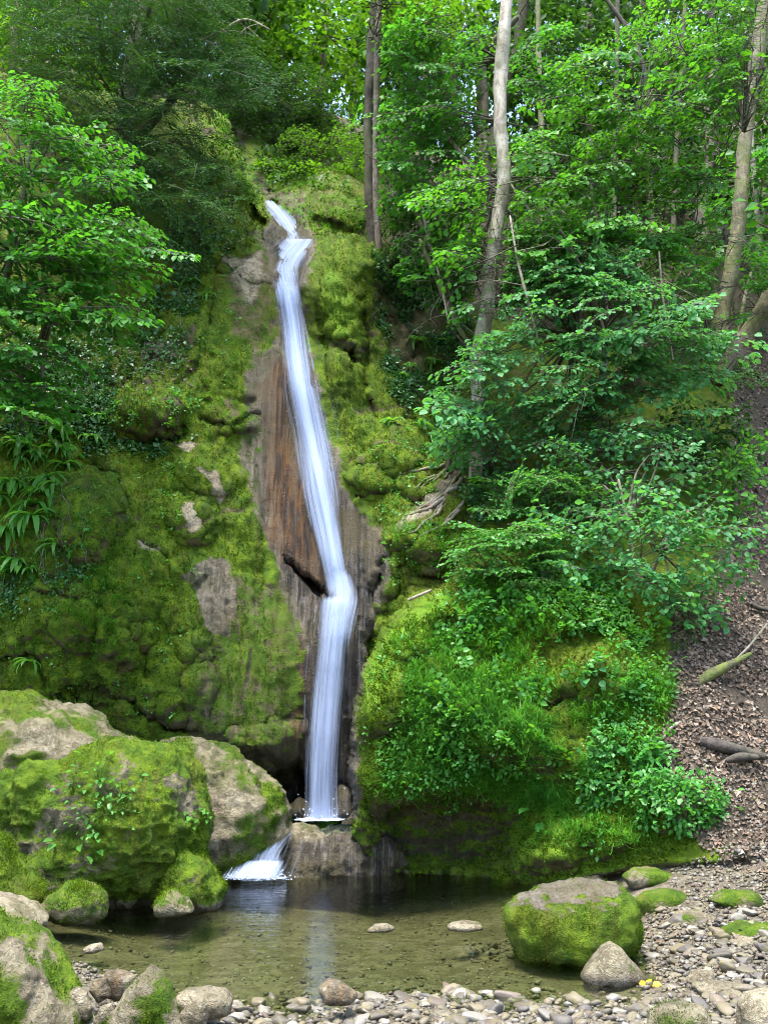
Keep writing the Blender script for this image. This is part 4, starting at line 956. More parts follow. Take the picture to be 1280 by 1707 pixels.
LEAF_MESHES = {}
def leaf_meshes(mat, tpl, key):
    if key not in LEAF_MESHES:
        LEAF_MESHES[key] = [new_mesh("leaf", tpl[0], tpl[1], mat, {"tint": np.full(len(tpl[0]), v)}, True) for v in (.1, .3, .5, .7, .9)]
    return LEAF_MESHES[key]
def leaf_objects(parent, arr, idx, meshes):
    LP, LD, LU, LS, LT = arr
    ex, ey, ez = frame(LD[idx], LU[idx])
    for k, i in enumerate(idx):
        s = float(LS[i]); M = Matrix(((ex[k, 0] * s, ey[k, 0] * s, ez[k, 0] * s, LP[i, 0]), (ex[k, 1] * s, ey[k, 1] * s, ez[k, 1] * s, LP[i, 1]), (ex[k, 2] * s, ey[k, 2] * s, ez[k, 2] * s, LP[i, 2]), (0, 0, 0, 1)))
        link("leaf", meshes[min(4, int(LT[i] * 5))], parent, M)
def fill(poly, n, Yf, origin, rng, toward=.35, lift=(-.30, .12), jit=.5):
    """spray spots through a plant's range, growing outwards from its origin"""
    q = sample_poly(poly, n, rng)
    if callable(Yf): Y = Yf(q[:, 0], q[:, 1]) + rng.normal(0, .15, n)
    else: Y = rng.uniform(Yf[0], Yf[1], n)
    p = P(q[:, 0], q[:, 1], Y); o = P(*[np.float64(a) for a in origin])
    d = p - o; d[:, 2] *= .35; d = norm(d) + np.array([0, -toward, 0]) + rng.normal(0, jit, (n, 3)) * np.array([1, 1, .25])
    d[:, 2] = 0; d = norm(d); d[:, 2] = rng.uniform(lift[0], lift[1], n)
    return p, norm(d)
TOTAL = [0]
OPEN_TRUNKS = [([(846,-20),(836,100),(832,200),(837,300),(829,380),(818,450),(806,535)], 24, 12.6, .94), ([(1274,0),(1252,150),(1238,250),(1232,330),(1220,430),(1203,530)], 22, 15.6, .93), ([(628,0),(618,160),(614,240),(622,395)], 16, 14.5, .88), ([(1284,495),(1250,548),(1215,600)], 18, 15.3, .93)]   # trunks the leaves part in front of
def plant(name, label, cat, base, spots, lib, leaf, mat, length=(.7, 1.1), leafscale=1.0, stems=(), bark=None, parts=0, group=None, seed=0, roll=.3, tint=.5, limbs=0, limb_from=None, foliage="foliage", stemname="trunk", limb_r=.018):
    rng = np.random.default_rng(100 + seed)
    o = thing(name, base, label, cat, group)
    if spots is not None:
        pos = np.concatenate([s[0] for s in spots]); dirs = np.concatenate([s[1] for s in spots])
        L = rng.uniform(length[0], length[1], len(pos))
        start = pos - dirs * (L * .5)[:, None]
        arr, tw = put_sprays(lib, start, dirs, L, leafscale, rng, tint, roll)
        keep = np.ones(len(arr[0]), bool)
        ax_, ay_ = project(arr[0])
        for line, hw, Yt, pr in OPEN_TRUNKS:
            keep &= ~((linedist(line, ax_, ay_) < hw) & (arr[0][:, 1] < Yt + .3) & (rng.random(len(ax_)) < pr))
        arr = [c_[keep] for c_ in arr]; keep = np.ones(len(arr[0]), bool)
        if parts:
            x, y = project(arr[0]); ok = np.where((x > 0) & (x < 1280) & (y > 0) & (y < 1700))[0]
            near = ok[np.argsort(arr[0][ok, 1])][:max(parts * 3, 60)]
            idx = rng.choice(near, min(parts, len(near)), replace=False); keep[idx] = False
        a = Acc(); ex, ey, ez = frame(arr[1][keep], arr[2][keep])
        a.inst(leaf[0], leaf[1], arr[0][keep], ex, ey, ez, arr[3][keep], arr[4][keep])
        TOTAL[0] += a.tris() + tw.tris()
        f = link(foliage, a.mesh(foliage, mat), o); f["kind"] = "stuff"
        if parts: leaf_objects(f, arr, idx, leaf_meshes(mat, leaf, mat.name + str(len(leaf[1]))))
        w = tw
        if limbs:
            of = np.array([P(*[np.float64(c) for c in b]) for b in limb_from])
            for k in rng.choice(len(start), min(limbs, len(start)), replace=False):
                s0 = of[np.argmin(np.linalg.norm(of - start[k], axis=1))]
                mid = (s0 + start[k]) / 2 + rng.normal(0, .08, 3) + np.array([0, 0, .12 * np.linalg.norm(start[k] - s0) * rng.uniform(-.3, 1)])
                n_ = 7
                tube(w, spline([s0, mid, start[k]], n_), np.linspace(limb_r * rng.uniform(.7, 1.3), .006, n_), 4)
        t_ = link("twigs", w.mesh("twigs", bark or M_TWIG), o); t_["kind"] = "stuff"
    for k, (path, bm) in enumerate(stems):
        trunk(o, path, bm, stemname if k == 0 else "stem", seed + k)
    return o
def trunk(parent, path, mat, name="trunk", seed=0, seg=12):
    """path: (px, py, Y, width px)"""
    path = np.asarray(path, float)
    pts = P(path[:, 0], path[:, 1], path[:, 2]); r = path[:, 3] * path[:, 2] / F_PX * .5 * 1.04
    n = max(10, int(np.linalg.norm(np.diff(pts, axis=0), axis=1).sum() / .16))
    c = spline(np.c_[pts, r], n); a = Acc()
    pp = c[:, :3] + .35 * c[:, 3:4] * np.stack([vnoise(np.c_[c[:, 2] * 1.4, c[:, 2] * 0, c[:, 2] * 0 + seed], 5), vnoise(np.c_[c[:, 2] * 1.4, c[:, 2] * 0 + 5, c[:, 2] * 0 + seed], 6), 0 * c[:, 2]], -1)
    tube(a, pp, c[:, 3], seg, .5, .22, seed)
    return link(name, a.mesh(name, mat), parent)
# ------------------------------------------------------------------ trees and shrubs
rg = np.random.default_rng(5)
# far trees on the hillside
far = [
 ("tall thin tree", "sunlit beech in the gap above the stream gully", [(440,-60),(640,-60),(640,60),(620,150),(560,190),(470,140),(430,60)], (19,23), 60, [(545,-60,21,12),(540,60,21,13),(535,170,20.5,15)], M_BEECH, M_BARK_MID, .6),
 ("beech", "yellow green beech crown left of the sky gap over the gully", [(330,-60),(470,-60),(480,60),(470,150),(380,170),(340,90)], (18.5,21), 46, [(395,-60,20,12),(400,60,20,13),(410,200,19.4,14)], M_BEECH, M_BARK_DARK, .55),
 ("beech", "tree painted sunlit yellow in the top corner above the dark conifer", [(-60,-80),(110,-80),(110,20),(50,60),(-60,110)], (16,18), 26, [(30,-80,17,14),(26,20,17,15),(20,120,16.6,16)], M_BEECH, M_BARK_MID, .85),
 ("beech", "slender tree with thin grey trunk just left of the pale trunk", [(640,-60),(800,-60),(800,40),(770,120),(690,110),(640,60)], (17,20), 40, [(800,-60,19,18),(796,80,19,18),(806,200,19,20),(812,330,18.6,22)], M_BEECH, M_BARK_MID, .4),
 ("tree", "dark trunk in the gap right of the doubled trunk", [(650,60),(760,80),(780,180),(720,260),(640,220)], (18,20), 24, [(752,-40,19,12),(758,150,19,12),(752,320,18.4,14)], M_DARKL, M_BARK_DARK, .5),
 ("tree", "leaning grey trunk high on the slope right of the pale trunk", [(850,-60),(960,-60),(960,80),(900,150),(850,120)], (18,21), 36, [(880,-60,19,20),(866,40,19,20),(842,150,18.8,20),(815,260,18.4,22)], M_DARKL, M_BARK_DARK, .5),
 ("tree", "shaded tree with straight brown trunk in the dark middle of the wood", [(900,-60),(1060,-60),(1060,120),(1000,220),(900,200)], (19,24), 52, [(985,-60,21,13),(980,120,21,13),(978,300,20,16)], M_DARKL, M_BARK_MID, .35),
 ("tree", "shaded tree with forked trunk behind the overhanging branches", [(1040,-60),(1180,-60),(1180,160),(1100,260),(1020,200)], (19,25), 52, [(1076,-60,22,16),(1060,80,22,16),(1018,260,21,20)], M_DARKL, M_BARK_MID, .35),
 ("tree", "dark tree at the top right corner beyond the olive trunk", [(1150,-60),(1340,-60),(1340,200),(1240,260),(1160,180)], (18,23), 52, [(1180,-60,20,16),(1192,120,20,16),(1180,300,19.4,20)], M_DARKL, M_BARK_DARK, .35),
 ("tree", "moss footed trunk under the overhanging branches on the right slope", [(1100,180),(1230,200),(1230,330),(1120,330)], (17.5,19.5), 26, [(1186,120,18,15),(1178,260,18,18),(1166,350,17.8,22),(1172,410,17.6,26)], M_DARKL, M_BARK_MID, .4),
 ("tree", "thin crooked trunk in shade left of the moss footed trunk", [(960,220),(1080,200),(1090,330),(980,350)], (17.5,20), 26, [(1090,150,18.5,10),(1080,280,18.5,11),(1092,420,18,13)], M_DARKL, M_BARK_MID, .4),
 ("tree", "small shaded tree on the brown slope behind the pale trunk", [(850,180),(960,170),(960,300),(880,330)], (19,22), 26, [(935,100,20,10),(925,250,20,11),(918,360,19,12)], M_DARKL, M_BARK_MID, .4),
 ("tree", "slim pale stem beside the olive trunk at the right edge", [(1230,260),(1330,240),(1330,420),(1250,430)], (15.5,17.5), 22, [(1246,150,16.5,8),(1256,300,16.5,9),(1268,440,16.3,10)], M_HAZEL, M_BARK_PALE, .5),
 ("tree", "forest tree on the slope just outside the right edge", [(1330,-60),(1560,-60),(1560,300),(1340,330)], (15,19), 46, [(1430,-80,17,20),(1425,200,17,22),(1415,520,16.5,26)], M_HAZEL, M_BARK_MID, .4),
 ("tree", "forest tree standing on the wall beyond the left edge", [(-330,-60),(-60,-60),(-60,220),(-330,260)], (13,16), 46, [(-200,-80,14.5,22),(-196,150,14.5,24),(-190,330,14.3,28)], M_HAZEL, M_BARK_MID, .4),
 ("tree", "dark leaved tree rising behind the conifer top", [(230,-90),(420,-90),(420,0),(330,40),(230,20)], (17,19), 34, [(300,-90,18,16),(305,60,18,18)], M_DARKL, M_BARK_DARK, .5),
]
bk = [("farthest tree behind the bright beeches over the gully", 470, 26), ("farthest tree seen between beech and doubled trunk", 590, 27), ("farthest tree right behind the doubled trunk", 690, 27), ("farthest tree behind the leaning grey trunk", 800, 28), ("farthest tree closing the gap right of the pale trunk", 900, 28), ("farthest tree behind the dark middle of the wood", 1010, 29), ("farthest tree above the overhanging branches", 1120, 29), ("farthest tree in the upper right corner", 1240, 29), ("farthest tree behind the conifer's right side", 380, 25), ("farthest tree behind the conifer's top", 290, 22), ("farthest tree between conifer and top left corner", 190, 20), ("farthest tree in the top left corner", 70, 19)]
for lb_, x_, Y_ in bk:
    far.append(("tree", lb_, [(x_ - 80, -70), (x_ + 80, -70), (x_ + 85, 120), (x_ + 50, 260), (x_ - 50, 260), (x_ - 85, 120)], (Y_ - 1.5, Y_ + 1.5), 46, [(x_ + 4, -70, Y_, 12), (x_, 100, Y_, 13), (x_ - 4, 290, Y_, 14)], M_BEECH if x_ in (470, 590, 70) else M_DARKL, M_BARK_DARK, .4))
for i, (nm, lb, poly, Yr, n, path, lm, bm, tn) in enumerate(far):
    b = P(*[np.float64(c) for c in path[-1][:3]]); r_ = np.random.default_rng(300 + i)
    sp = fill(poly, n, Yr, (path[1][0], path[1][1], path[1][2]), r_, .2, (-.3, .15), .6)
    plant("beech_tree" if lm is M_BEECH else "forest_tree", lb, "tree", b, [sp], SP_FAR, LEAF_B, lm, (1.2, 2.0), 1.25, [(path, bm)], bm, 0, "trees on the hillside", i, .45, tn, 10, [p[:3] for p in path], "crown", limb_r=.03)

# understorey shrubs up the gully and on the hill
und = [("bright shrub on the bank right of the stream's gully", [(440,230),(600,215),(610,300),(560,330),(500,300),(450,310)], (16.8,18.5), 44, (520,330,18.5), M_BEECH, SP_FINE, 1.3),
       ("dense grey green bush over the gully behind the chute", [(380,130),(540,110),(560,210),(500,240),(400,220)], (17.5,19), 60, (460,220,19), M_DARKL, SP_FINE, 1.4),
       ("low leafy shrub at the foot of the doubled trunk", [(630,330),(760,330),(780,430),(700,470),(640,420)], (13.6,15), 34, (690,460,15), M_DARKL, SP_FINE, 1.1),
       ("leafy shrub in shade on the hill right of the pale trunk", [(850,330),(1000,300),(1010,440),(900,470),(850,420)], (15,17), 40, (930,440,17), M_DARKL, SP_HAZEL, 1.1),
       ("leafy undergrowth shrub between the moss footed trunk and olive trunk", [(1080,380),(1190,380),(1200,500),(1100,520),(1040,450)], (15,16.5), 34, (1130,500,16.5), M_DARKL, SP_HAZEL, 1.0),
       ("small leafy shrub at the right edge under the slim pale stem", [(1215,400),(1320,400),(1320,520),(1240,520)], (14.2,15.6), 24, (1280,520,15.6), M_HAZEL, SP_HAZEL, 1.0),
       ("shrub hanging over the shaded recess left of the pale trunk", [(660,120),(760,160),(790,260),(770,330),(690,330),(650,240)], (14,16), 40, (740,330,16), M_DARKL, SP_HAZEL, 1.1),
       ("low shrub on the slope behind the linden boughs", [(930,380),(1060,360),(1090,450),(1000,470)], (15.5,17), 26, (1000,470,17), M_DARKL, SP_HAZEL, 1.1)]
for i, (lb, poly, Yr, n, og, lm, lib, ls) in enumerate(und):
    r_ = np.random.default_rng(400 + i)
    plant("shrub", lb, "shrub", P(*[np.float64(c) for c in og]), [fill(poly, n, Yr, og, r_, .4, (-.25, .25), .6)], lib, LEAF_B, lm, (.7, 1.1), ls, (), M_TWIG, 0, "understorey shrubs", 40 + i, .4, .45, 10, [og])

# dark conifer over the left wall
ypoly = [(30,-60),(390,-60),(410,60),(430,150),(372,182),(385,250),(405,300),(392,355),(340,372),(300,415),(240,410),(180,380),(120,330),(110,220),(40,140)]
r_ = np.random.default_rng(21)
ysp = fill(ypoly, 400, (12.0, 14.2), (210,200,14.6), r_, .5, (-.55, .0), .6)
plant("yew_tree", "large dark green yew hanging over the cliff left of the stream", "tree", P(np.float64(230), np.float64(380), np.float64(14.2)), [ysp, fill([(30,-60),(390,-60),(400,90),(250,180),(110,160),(30,120)], 110, (12.6, 14.4), (210,120,14.8), r_, .4, (-.5, .1), .6)], SP_YEW, LEAF_N, M_YEW, (.7, 1.2), 1.15,
   [([(200,420,14.3,40),(205,250,14.5,34),(225,100,14.7,28),(245,-60,14.9,20)], M_BARK_DARK), ([(205,260,14.4,20),(300,150,14.2,14),(360,60,14,8)], M_BARK_DARK), ([(240,60,14.0,9),(250,20,13.6,8),(262,-30,13.4,6)], M_BARK_DARK)], M_BARK_DARK, 0, None, 2, .5, .45, 60, [(205,330,14.4),(210,200,14.5),(230,80,14.7),(300,150,14.2)])

# hazel at the left edge: layered sprays
hz = [([(-60,190),(60,120),(110,150),(205,240),(200,300),(130,330),(60,360),(-60,340)], 40, (10.2,11.4)), ([(-60,330),(120,340),(200,360),(280,400),(270,450),(190,460),(80,440),(-60,440)], 46, (9.8,11.0)),
      ([(-60,440),(130,460),(240,490),(130,550),(60,540),(-60,560)], 34, (9.9,11.0)), ([(-60,560),(60,560),(150,590),(110,640),(60,690),(-60,690)], 22, (10.0,10.9))]
r_ = np.random.default_rng(22)
plant("hazel_shrub", "hazel with layered bright sprays leaning in from the left edge", "shrub", P(np.float64(-60), np.float64(760), np.float64(11.2)), [fill(p, n, Y, (-120,500,11.6), r_, .25, (-.22, .10), .35) for p, n, Y in hz], SP_HAZEL, LEAF_A, M_HAZEL, (.7, 1.15), .95,
   [([(-40,760,11.2,16),(-10,560,11.0,13),(30,380,10.9,10),(60,200,10.9,6)], M_BARK_MID), ([(-40,740,11.2,12),(70,560,10.9,9),(72,420,10.8,6)], M_BARK_OLIVE), ([(60,690,11.1,8),(80,560,10.9,7),(110,470,10.7,5)], M_BARK_MID)], M_TWIG, 220, None, 3, .25, .5, 60, [(-40,600,11.0),(20,420,10.9),(40,300,10.9)], stemname="stem")

# doubled trunk by the fall's top
plant("doubled_trunk_tree", "tree with a dark and a pale trunk side by side above the waterfall", "tree", P(np.float64(622), np.float64(400), np.float64(14.0)),
   [fill([(600,-60),(720,-60),(740,60),(700,110),(640,60)], 34, (13,14.4), (622,60,14.2), np.random.default_rng(23), .4, (-.35,.1), .5)], SP_HAZEL, LEAF_B, M_BEECH, (.8, 1.3), 1.0,
   [([(627,440,14.45,26),(622,400,14.42,21),(617,330,14.4,17),(613,240,14.4,16),(618,160,14.4,18),(624,80,14.4,22),(628,-60,14.4,22)], M_BARK_DARK), ([(630,440,14.3,16),(629,400,14.28,12),(626,330,14.26,12),(626,230,14.26,11),(629,120,14.25,11),(634,-60,14.2,10)], M_BARK_MID)], M_BARK_DARK, 0, None, 4, .3, .5, 14, [(624,60,14.15),(628,-40,14.2)])

# pale trunk with drooping boughs
cb = [([(640,40),(720,10),(800,30),(815,110),(770,130),(700,120),(650,110)], 30, (12.4,13.6)), ([(640,140),(730,130),(790,190),(760,260),(680,230),(640,200)], 30, (12.4,13.6)), ([(640,240),(740,270),(780,330),(740,380),(680,340),(640,300)], 22, (12.6,13.6)),
      ([(680,380),(770,390),(800,450),(760,520),(690,460)], 18, (12.8,13.6)), ([(860,190),(920,200),(940,250),(880,260)], 8, (12.4,13.2))]
plant("pale_trunk_tree", "tall tree with pale whitish mottled trunk right of the waterfall", "tree", P(np.float64(790), np.float64(790), np.float64(12.9)), [fill(p, n, Y, (832,140,13.0), np.random.default_rng(30 + k), .35, (-.35, .05), .45) for k, (p, n, Y) in enumerate(cb)], SP_HAZEL, LEAF_A, M_HAZEL, (.6, 1.0), .95,
   [([(788,800,12.3,23),(792,700,12.3,24),(797,620,12.3,24),(808,530,12.3,25),(818,450,12.3,24),(829,380,12.3,23),(837,300,12.3,25),(832,200,12.3,23),(836,100,12.3,25),(846,0,12.3,22),(856,-120,12.3,20)], M_BARK_PALE),
    ([(834,640,12.95,10),(760,540,12.8,8),(700,400,12.6,7)], M_BARK_OLIVE)], M_TWIG, 160, None, 5, .3, .5, 36, [(835,200,12.9),(836,100,12.9),(833,300,12.9)])

# bough tree on the right: olive trunk and layered boughs sweeping left
bo = [([(880,150),(960,120),(1050,30),(1150,-20),(1300,-40),(1300,60),(1180,90),(1080,160),(960,190)], 60, (11.8,13.2)), ([(860,200),(980,180),(1100,170),(1240,100),(1300,110),(1300,170),(1150,230),(1010,260),(880,250)], 56, (11.6,13.0)),
      ([(700,320),(800,270),(900,250),(1050,270),(1180,250),(1200,300),(1050,330),(900,340),(790,360)], 54, (11.6,12.8)), ([(760,400),(860,350),(980,340),(1080,340),(1120,390),(1000,410),(880,420),(790,440)], 44, (11.6,12.6))]
plant("bough_tree", "tree with olive brown trunk at the right edge, boughs sweeping left", "tree", P(np.float64(1203), np.float64(535), np.float64(14.3)), [fill(p, n, Y, (1260,230,13.8), np.random.default_rng(50 + k), .15, (-.28, .05), .3) for k, (p, n, Y) in enumerate(bo)], SP_HAZEL, LEAF_A, M_BOUGH, (.5, 1.2), .95,
   [([(1192,575,15.5,34),(1198,545,15.5,30),(1206,520,15.5,26),(1220,430,15.5,25),(1232,330,15.5,24),(1238,250,15.5,24),(1252,150,15.5,25),(1274,10,15.5,27),(1292,-90,15.5,26)], M_BARK_OLIVE)], M_TWIG, 260, None, 6, .36, .55, 90, [(1000,420,12.6),(1060,200,12.8),(1240,220,14.0),(1160,330,13.2),(960,300,12.6)])
# linden dome
do = [([(780,560),(800,490),(900,425),(1000,405),(1090,430),(1060,470),(960,490),(860,520)], 44, lambda x, y: 11.9 + 0 * x), ([(770,600),(860,530),(960,490),(1080,470),(1200,520),(1225,580),(1120,590),(1000,570),(880,600)], 56, lambda x, y: 11.5 + 0 * x),
      ([(740,660),(800,600),(900,600),(990,585),(1010,630),(940,690),(860,700),(780,740)], 36, lambda x, y: 11.5 + 0 * x), ([(1000,580),(1150,590),(1200,620),(1130,660),(1020,650)], 16, lambda x, y: 12.0 + 0 * x)]
plant("linden_shrub", "wide dome of blue green layered leaves on the bank below the boughs", "shrub", P(np.float64(1000), np.float64(660), np.float64(13.0)), [fill(p, n, Y, (1000,640,13.2), np.random.default_rng(60 + k), .35, (-.32, .02), .35) for k, (p, n, Y) in enumerate(do)], SP_HAZEL, LEAF_A, M_TEAL, (.45, 1.1), .95,
   [([(1000,690,13.0,14),(1010,560,12.8,11),(1000,430,12.6,8),(985,300,12.5,6)], M_BARK_PALE), ([(1000,680,13.0,10),(960,560,12.6,8),(940,450,12.3,5)], M_BARK_OLIVE), ([(1040,660,13.2,10),(1090,560,12.8,8),(1120,480,12.4,5)], M_BARK_MID)], M_TWIG, 260, None, 7, .42, .5, 80, [(1000,560,12.8),(960,560,12.6),(1090,560,12.8),(1000,640,13.0)], stemname="stem")
# saplings that close the veil of leaves between the big plants
veil = [("leafy sapling filling the gap between the swept boughs and the linden dome", [(840,380),(960,370),(1120,390),(1180,440),(1060,450),(900,430)], 24, (12.0,13.0), (1030,470,13.6), M_HAZEL), ("leafy sapling between the linden dome and the bush below", [(860,680),(1000,640),(1140,650),(1190,700),(1050,740),(900,750)], 28, (11.4,12.4), (1020,760,12.8), M_TEAL),
        ("leafy sapling hiding the pale trunk's foot", [(740,640),(830,620),(870,720),(850,800),(780,790)], 18, (11.6,12.4), (820,800,12.6), M_TEAL), ("leafy sapling at the right end of the linden dome", [(1130,440),(1230,450),(1240,560),(1180,640),(1120,600)], 26, (12.2,13.4), (1190,640,13.9), M_HAZEL), ("leafy sapling below the bough tips left of the dome", [(760,430),(850,400),(880,480),(800,520)], 20, (12.0,12.6), (830,520,12.8), M_HAZEL),
        ("leafy sapling under the top boughs beside the pale trunk", [(860,60),(960,40),(960,150),(880,180)], 22, (13.2,14.4), (920,180,15), M_HAZEL), ("leafy sapling in the upper right above the dome", [(1080,300),(1200,280),(1210,400),(1100,400)], 24, (13.2,14.4), (1150,400,15), M_HAZEL)]
for i, (lb, poly, n, Y, og, lm) in enumerate(veil):
    plant("sapling", lb, "sapling", P(*[np.float64(c) for c in og]), [fill(poly, n, Y, og, np.random.default_rng(700 + i), .3, (-.3, .05), .4)], SP_HAZEL, LEAF_A, lm, (.6, 1.0), .92, (), M_TWIG, 40, None, 120 + i, .28, .5, 12, [og])
# lower shrubs on the bank
lo = [([(860,800),(920,745),(1000,720),(1100,730),(1180,780),(1150,840),(1020,850),(900,850)], 46, lambda x, y: 11.3 + 0 * x), ([(1020,850),(1150,840),(1200,860),(1250,895),(1215,960),(1180,1040),(1100,1010),(1040,950)], 48, lambda x, y: 10.3 + .2 * np.sin(x / 30)),
      ([(880,860),(1030,850),(1050,950),(960,960),(880,920)], 26, lambda x, y: 10.7 + 0 * x)]
plant("viburnum_shrub", "large leaved blue green bush beside the leaf strewn path", "shrub", P(np.float64(1060), np.float64(1010), np.float64(10.9)), [fill(p, n, Y, (1040,980,11.4), np.random.default_rng(70 + k), .4, (-.25, .35), .5) for k, (p, n, Y) in enumerate(lo)], SP_BUSH, LEAF_A, M_TEAL, (.5, .85), .92,
   [([(1060,1010,11.0,7),(1050,900,10.9,6),(1030,800,10.9,4)], M_BARK_MID), ([(1065,1010,11.0,7),(1110,900,10.6,5),(1150,850,10.4,4)], M_BARK_MID)], M_TWIG, 280, None, 8, .4, .5, 40, [(1060,960,10.9),(1100,920,10.7),(1045,860,10.9)], stemname="stem")
sm = [("raspberry_bush", "pale green bramble over the mossy mound beside the wet rock", [(770,900),(840,850),(900,870),(930,940),(880,990),(790,980)], 40, (10.4,11.0), (850,980,11.2), M_HERB),
      ("bramble", "yellowish bramble stems under the linden dome", [(820,800),(900,780),(960,800),(960,850),(880,870),(820,850)], 30, (11.0,11.5), (890,870,11.7), M_HERB),
      ("sapling", "leafy saplings at the right of the bush by the path", [(1120,680),(1240,690),(1260,780),(1180,800),(1110,760)], 28, (12.2,13.0), (1180,800,13.2), M_DARKL),
      ("sapling", "broad leaved seedlings on the path edge above the bush", [(1160,740),(1270,760),(1270,860),(1200,860)], 16, (11.8,12.6), (1220,860,12.6), M_HERB)]
for i, (nm, lb, poly, n, Y, og, lm) in enumerate(sm):
    plant(nm, lb, "shrub", P(*[np.float64(c) for c in og]), [fill(poly, n, Y, og, np.random.default_rng(80 + i), .5, (-.2, .4), .5)], SP_FINE if i < 2 else SP_BUSH, LEAF_A, lm, (.5, .8), 1.05, (), M_TWIG, 60, None, 90 + i, .4, .55, 8, [og])

# other trunks and dead wood leaning about
def lone(name, label, cat, path, mat, twigs=0, seed=0, group=None):
    b = P(*[np.float64(c) for c in path[0][:3]]); o = thing(name, b, label, cat, group)
    st_ = trunk(o, path, mat, "stem", seed, 8)
    if twigs:
        r_ = np.random.default_rng(seed); a = Acc(); path = np.asarray(path, float); pts = spline(P(path[:, 0], path[:, 1], path[:, 2]), 40)
        for k in range(twigs):
            s = pts[r_.integers(6, 40)]; d = r_.normal(0, 1, 3) * np.array([1, .5, .6]); d = norm(d + np.array([0, -.2, -.2])); L = r_.uniform(.25, .8)
            e = s + d * L; m = (s + e) / 2 + r_.normal(0, .08, 3)
            tube(a, spline([s, m, e + np.array([0, 0, -.1 * L])], 8), np.linspace(.007, .002, 8), 4)
            for q in range(2):
                f = m + r_.normal(0, .15, 3); tube(a, spline([m, (m + f) / 2 + r_.normal(0, .03, 3), f], 5), np.linspace(.004, .0015, 5), 3)
        w = link("twigs", a.mesh("twigs", M_DEADWOOD), st_); w["kind"] = "stuff"
    return o
lone("dead_bough", "mossy dead bough slanting down left of the pale trunk", "branch", [(672,305,13.3,7),(700,370,13.2,8),(725,430,13.1,8),(742,480,13.0,7),(764,545,12.9,4)], M_BARK_OLIVE, 14, 1)
lone("dead_bough", "pale dead limb crossing left of the pale trunk's middle", "branch", [(745,225,13.2,6),(775,262,13.1,8),(800,290,13.0,8),(825,320,12.9,6)], M_DEADWOOD, 8, 2)
lone("dead_bough", "bare grey branch lying on the slope right of the pale trunk", "branch", [(850,285,14.5,5),(890,300,14.4,6),(930,345,14.2,5),(975,400,14,4)], M_DEADWOOD, 6, 3)
lone("dead_bough", "fallen pale stem angling down among the linden leaves", "branch", [(845,350,12.6,6),(890,395,12.5,7),(930,430,12.4,6),(975,440,12.3,4)], M_DEADWOOD, 6, 4)
lone("dead_bough", "tangle of bare white twigs at the top above the gully", "branch", [(352,85,15,4),(375,50,15,5),(410,32,15,4),(450,50,15,3)], M_DEADWOOD, 8, 5)
for k_, (lb_, pth_, m_, tw_) in enumerate([
  ("pale slanting sapling stem in the middle of the linden dome", [(1010,560,12.0,4),(985,480,11.9,5),(955,420,11.8,4),(915,350,11.8,3)], M_DEADWOOD, 5),
  ("bare pale stem rising through the dome's left half", [(905,600,11.7,4),(880,500,11.6,5),(862,430,11.6,4),(850,360,11.6,3)], M_DEADWOOD, 4),
  ("long grey dead branch slanting down right of the pale trunk", [(845,300,12.3,4),(890,360,12.2,5),(940,430,12.1,5),(990,500,12.0,3)], M_DEADWOOD, 6),
  ("thin bare stem at the dome's right shoulder", [(1120,600,12.2,4),(1105,500,12.1,4),(1098,420,12.1,3)], M_DEADWOOD, 4),
  ("bare twiggy branch hanging over the ivy wall", [(700,330,12.9,4),(715,400,12.7,5),(735,470,12.6,4),(748,540,12.5,3)], M_DEADWOOD, 16),
  ("thin straight dark trunk in the upper right wood, left one", [(1020,420,17,10),(1026,200,17.2,9),(1030,-60,17.4,8)], M_BARK_DARK, 0),
  ("thin straight dark trunk in the upper right wood, right one", [(1120,430,16.6,10),(1130,200,16.8,9),(1146,-60,17,8)], M_BARK_DARK, 0),
  ("slim mossy trunk behind the swept boughs", [(905,470,16,10),(902,250,16.2,10),(895,-60,16.4,9)], M_BARK_OLIVE, 0),
  ("slim dark trunk between doubled trunk and pale trunk", [(700,430,15.6,11),(706,200,15.8,10),(716,-60,16,9)], M_BARK_DARK, 4),
  ("crooked dark limb slanting across the top right", [(1000,-20,15,7),(1050,60,15,9),(1075,130,15,8),(1085,220,15,6)], M_BARK_DARK, 4)]):
    lone("bare_stem", lb_, "tree", pth_, m_, tw_, 40 + k_)
lone("fallen_trunk", "dark leaning trunk crossing behind the pale trunk near the top", "log", [(745,120,17.5,8),(790,95,17.4,14),(830,60,17.3,12),(860,30,17.2,10)], M_BARK_DARK, 0, 6)
lone("leaning_trunk", "mossy trunk leaning right across the path at the frame's edge", "tree", [(1195,640,15.2,20),(1212,603,15.2,24),(1228,578,15.2,24),(1250,548,15.2,26),(1282,495,15.2,28),(1320,430,15.2,28)], M_BARK_OLIVE, 0, 7)
lone("thin_stem", "thin bare stem between the olive trunk and the leaning trunk", "tree", [(1218,600,15.4,8),(1228,560,15.4,8),(1240,500,15.4,8),(1250,455,15.4,6)], M_BARK_MID, 0, 8)
lone("fallen_trunk", "short dark mossy trunk sticking up out of the linden dome", "log", [(938,715,11.6,16),(950,690,11.5,16),(968,655,11.4,13),(988,615,11.3,8)], M_MOSSWOOD, 2, 9)
lone("fallen_trunk", "arched mossy trunk running under the linden dome to the path", "log", [(980,690,12.4,30),(1040,655,12.5,34),(1110,625,12.8,30),(1190,600,13.4,26)], M_MOSSWOOD, 0, 10)
lone("root", "moss topped root on the path right of the grassy bank", "root", [(1150,1148,10.0,10),(1180,1126,10.05,16),(1215,1108,10.1,14),(1250,1090,10.2,6)], M_MOSSWOOD, 0, 11)
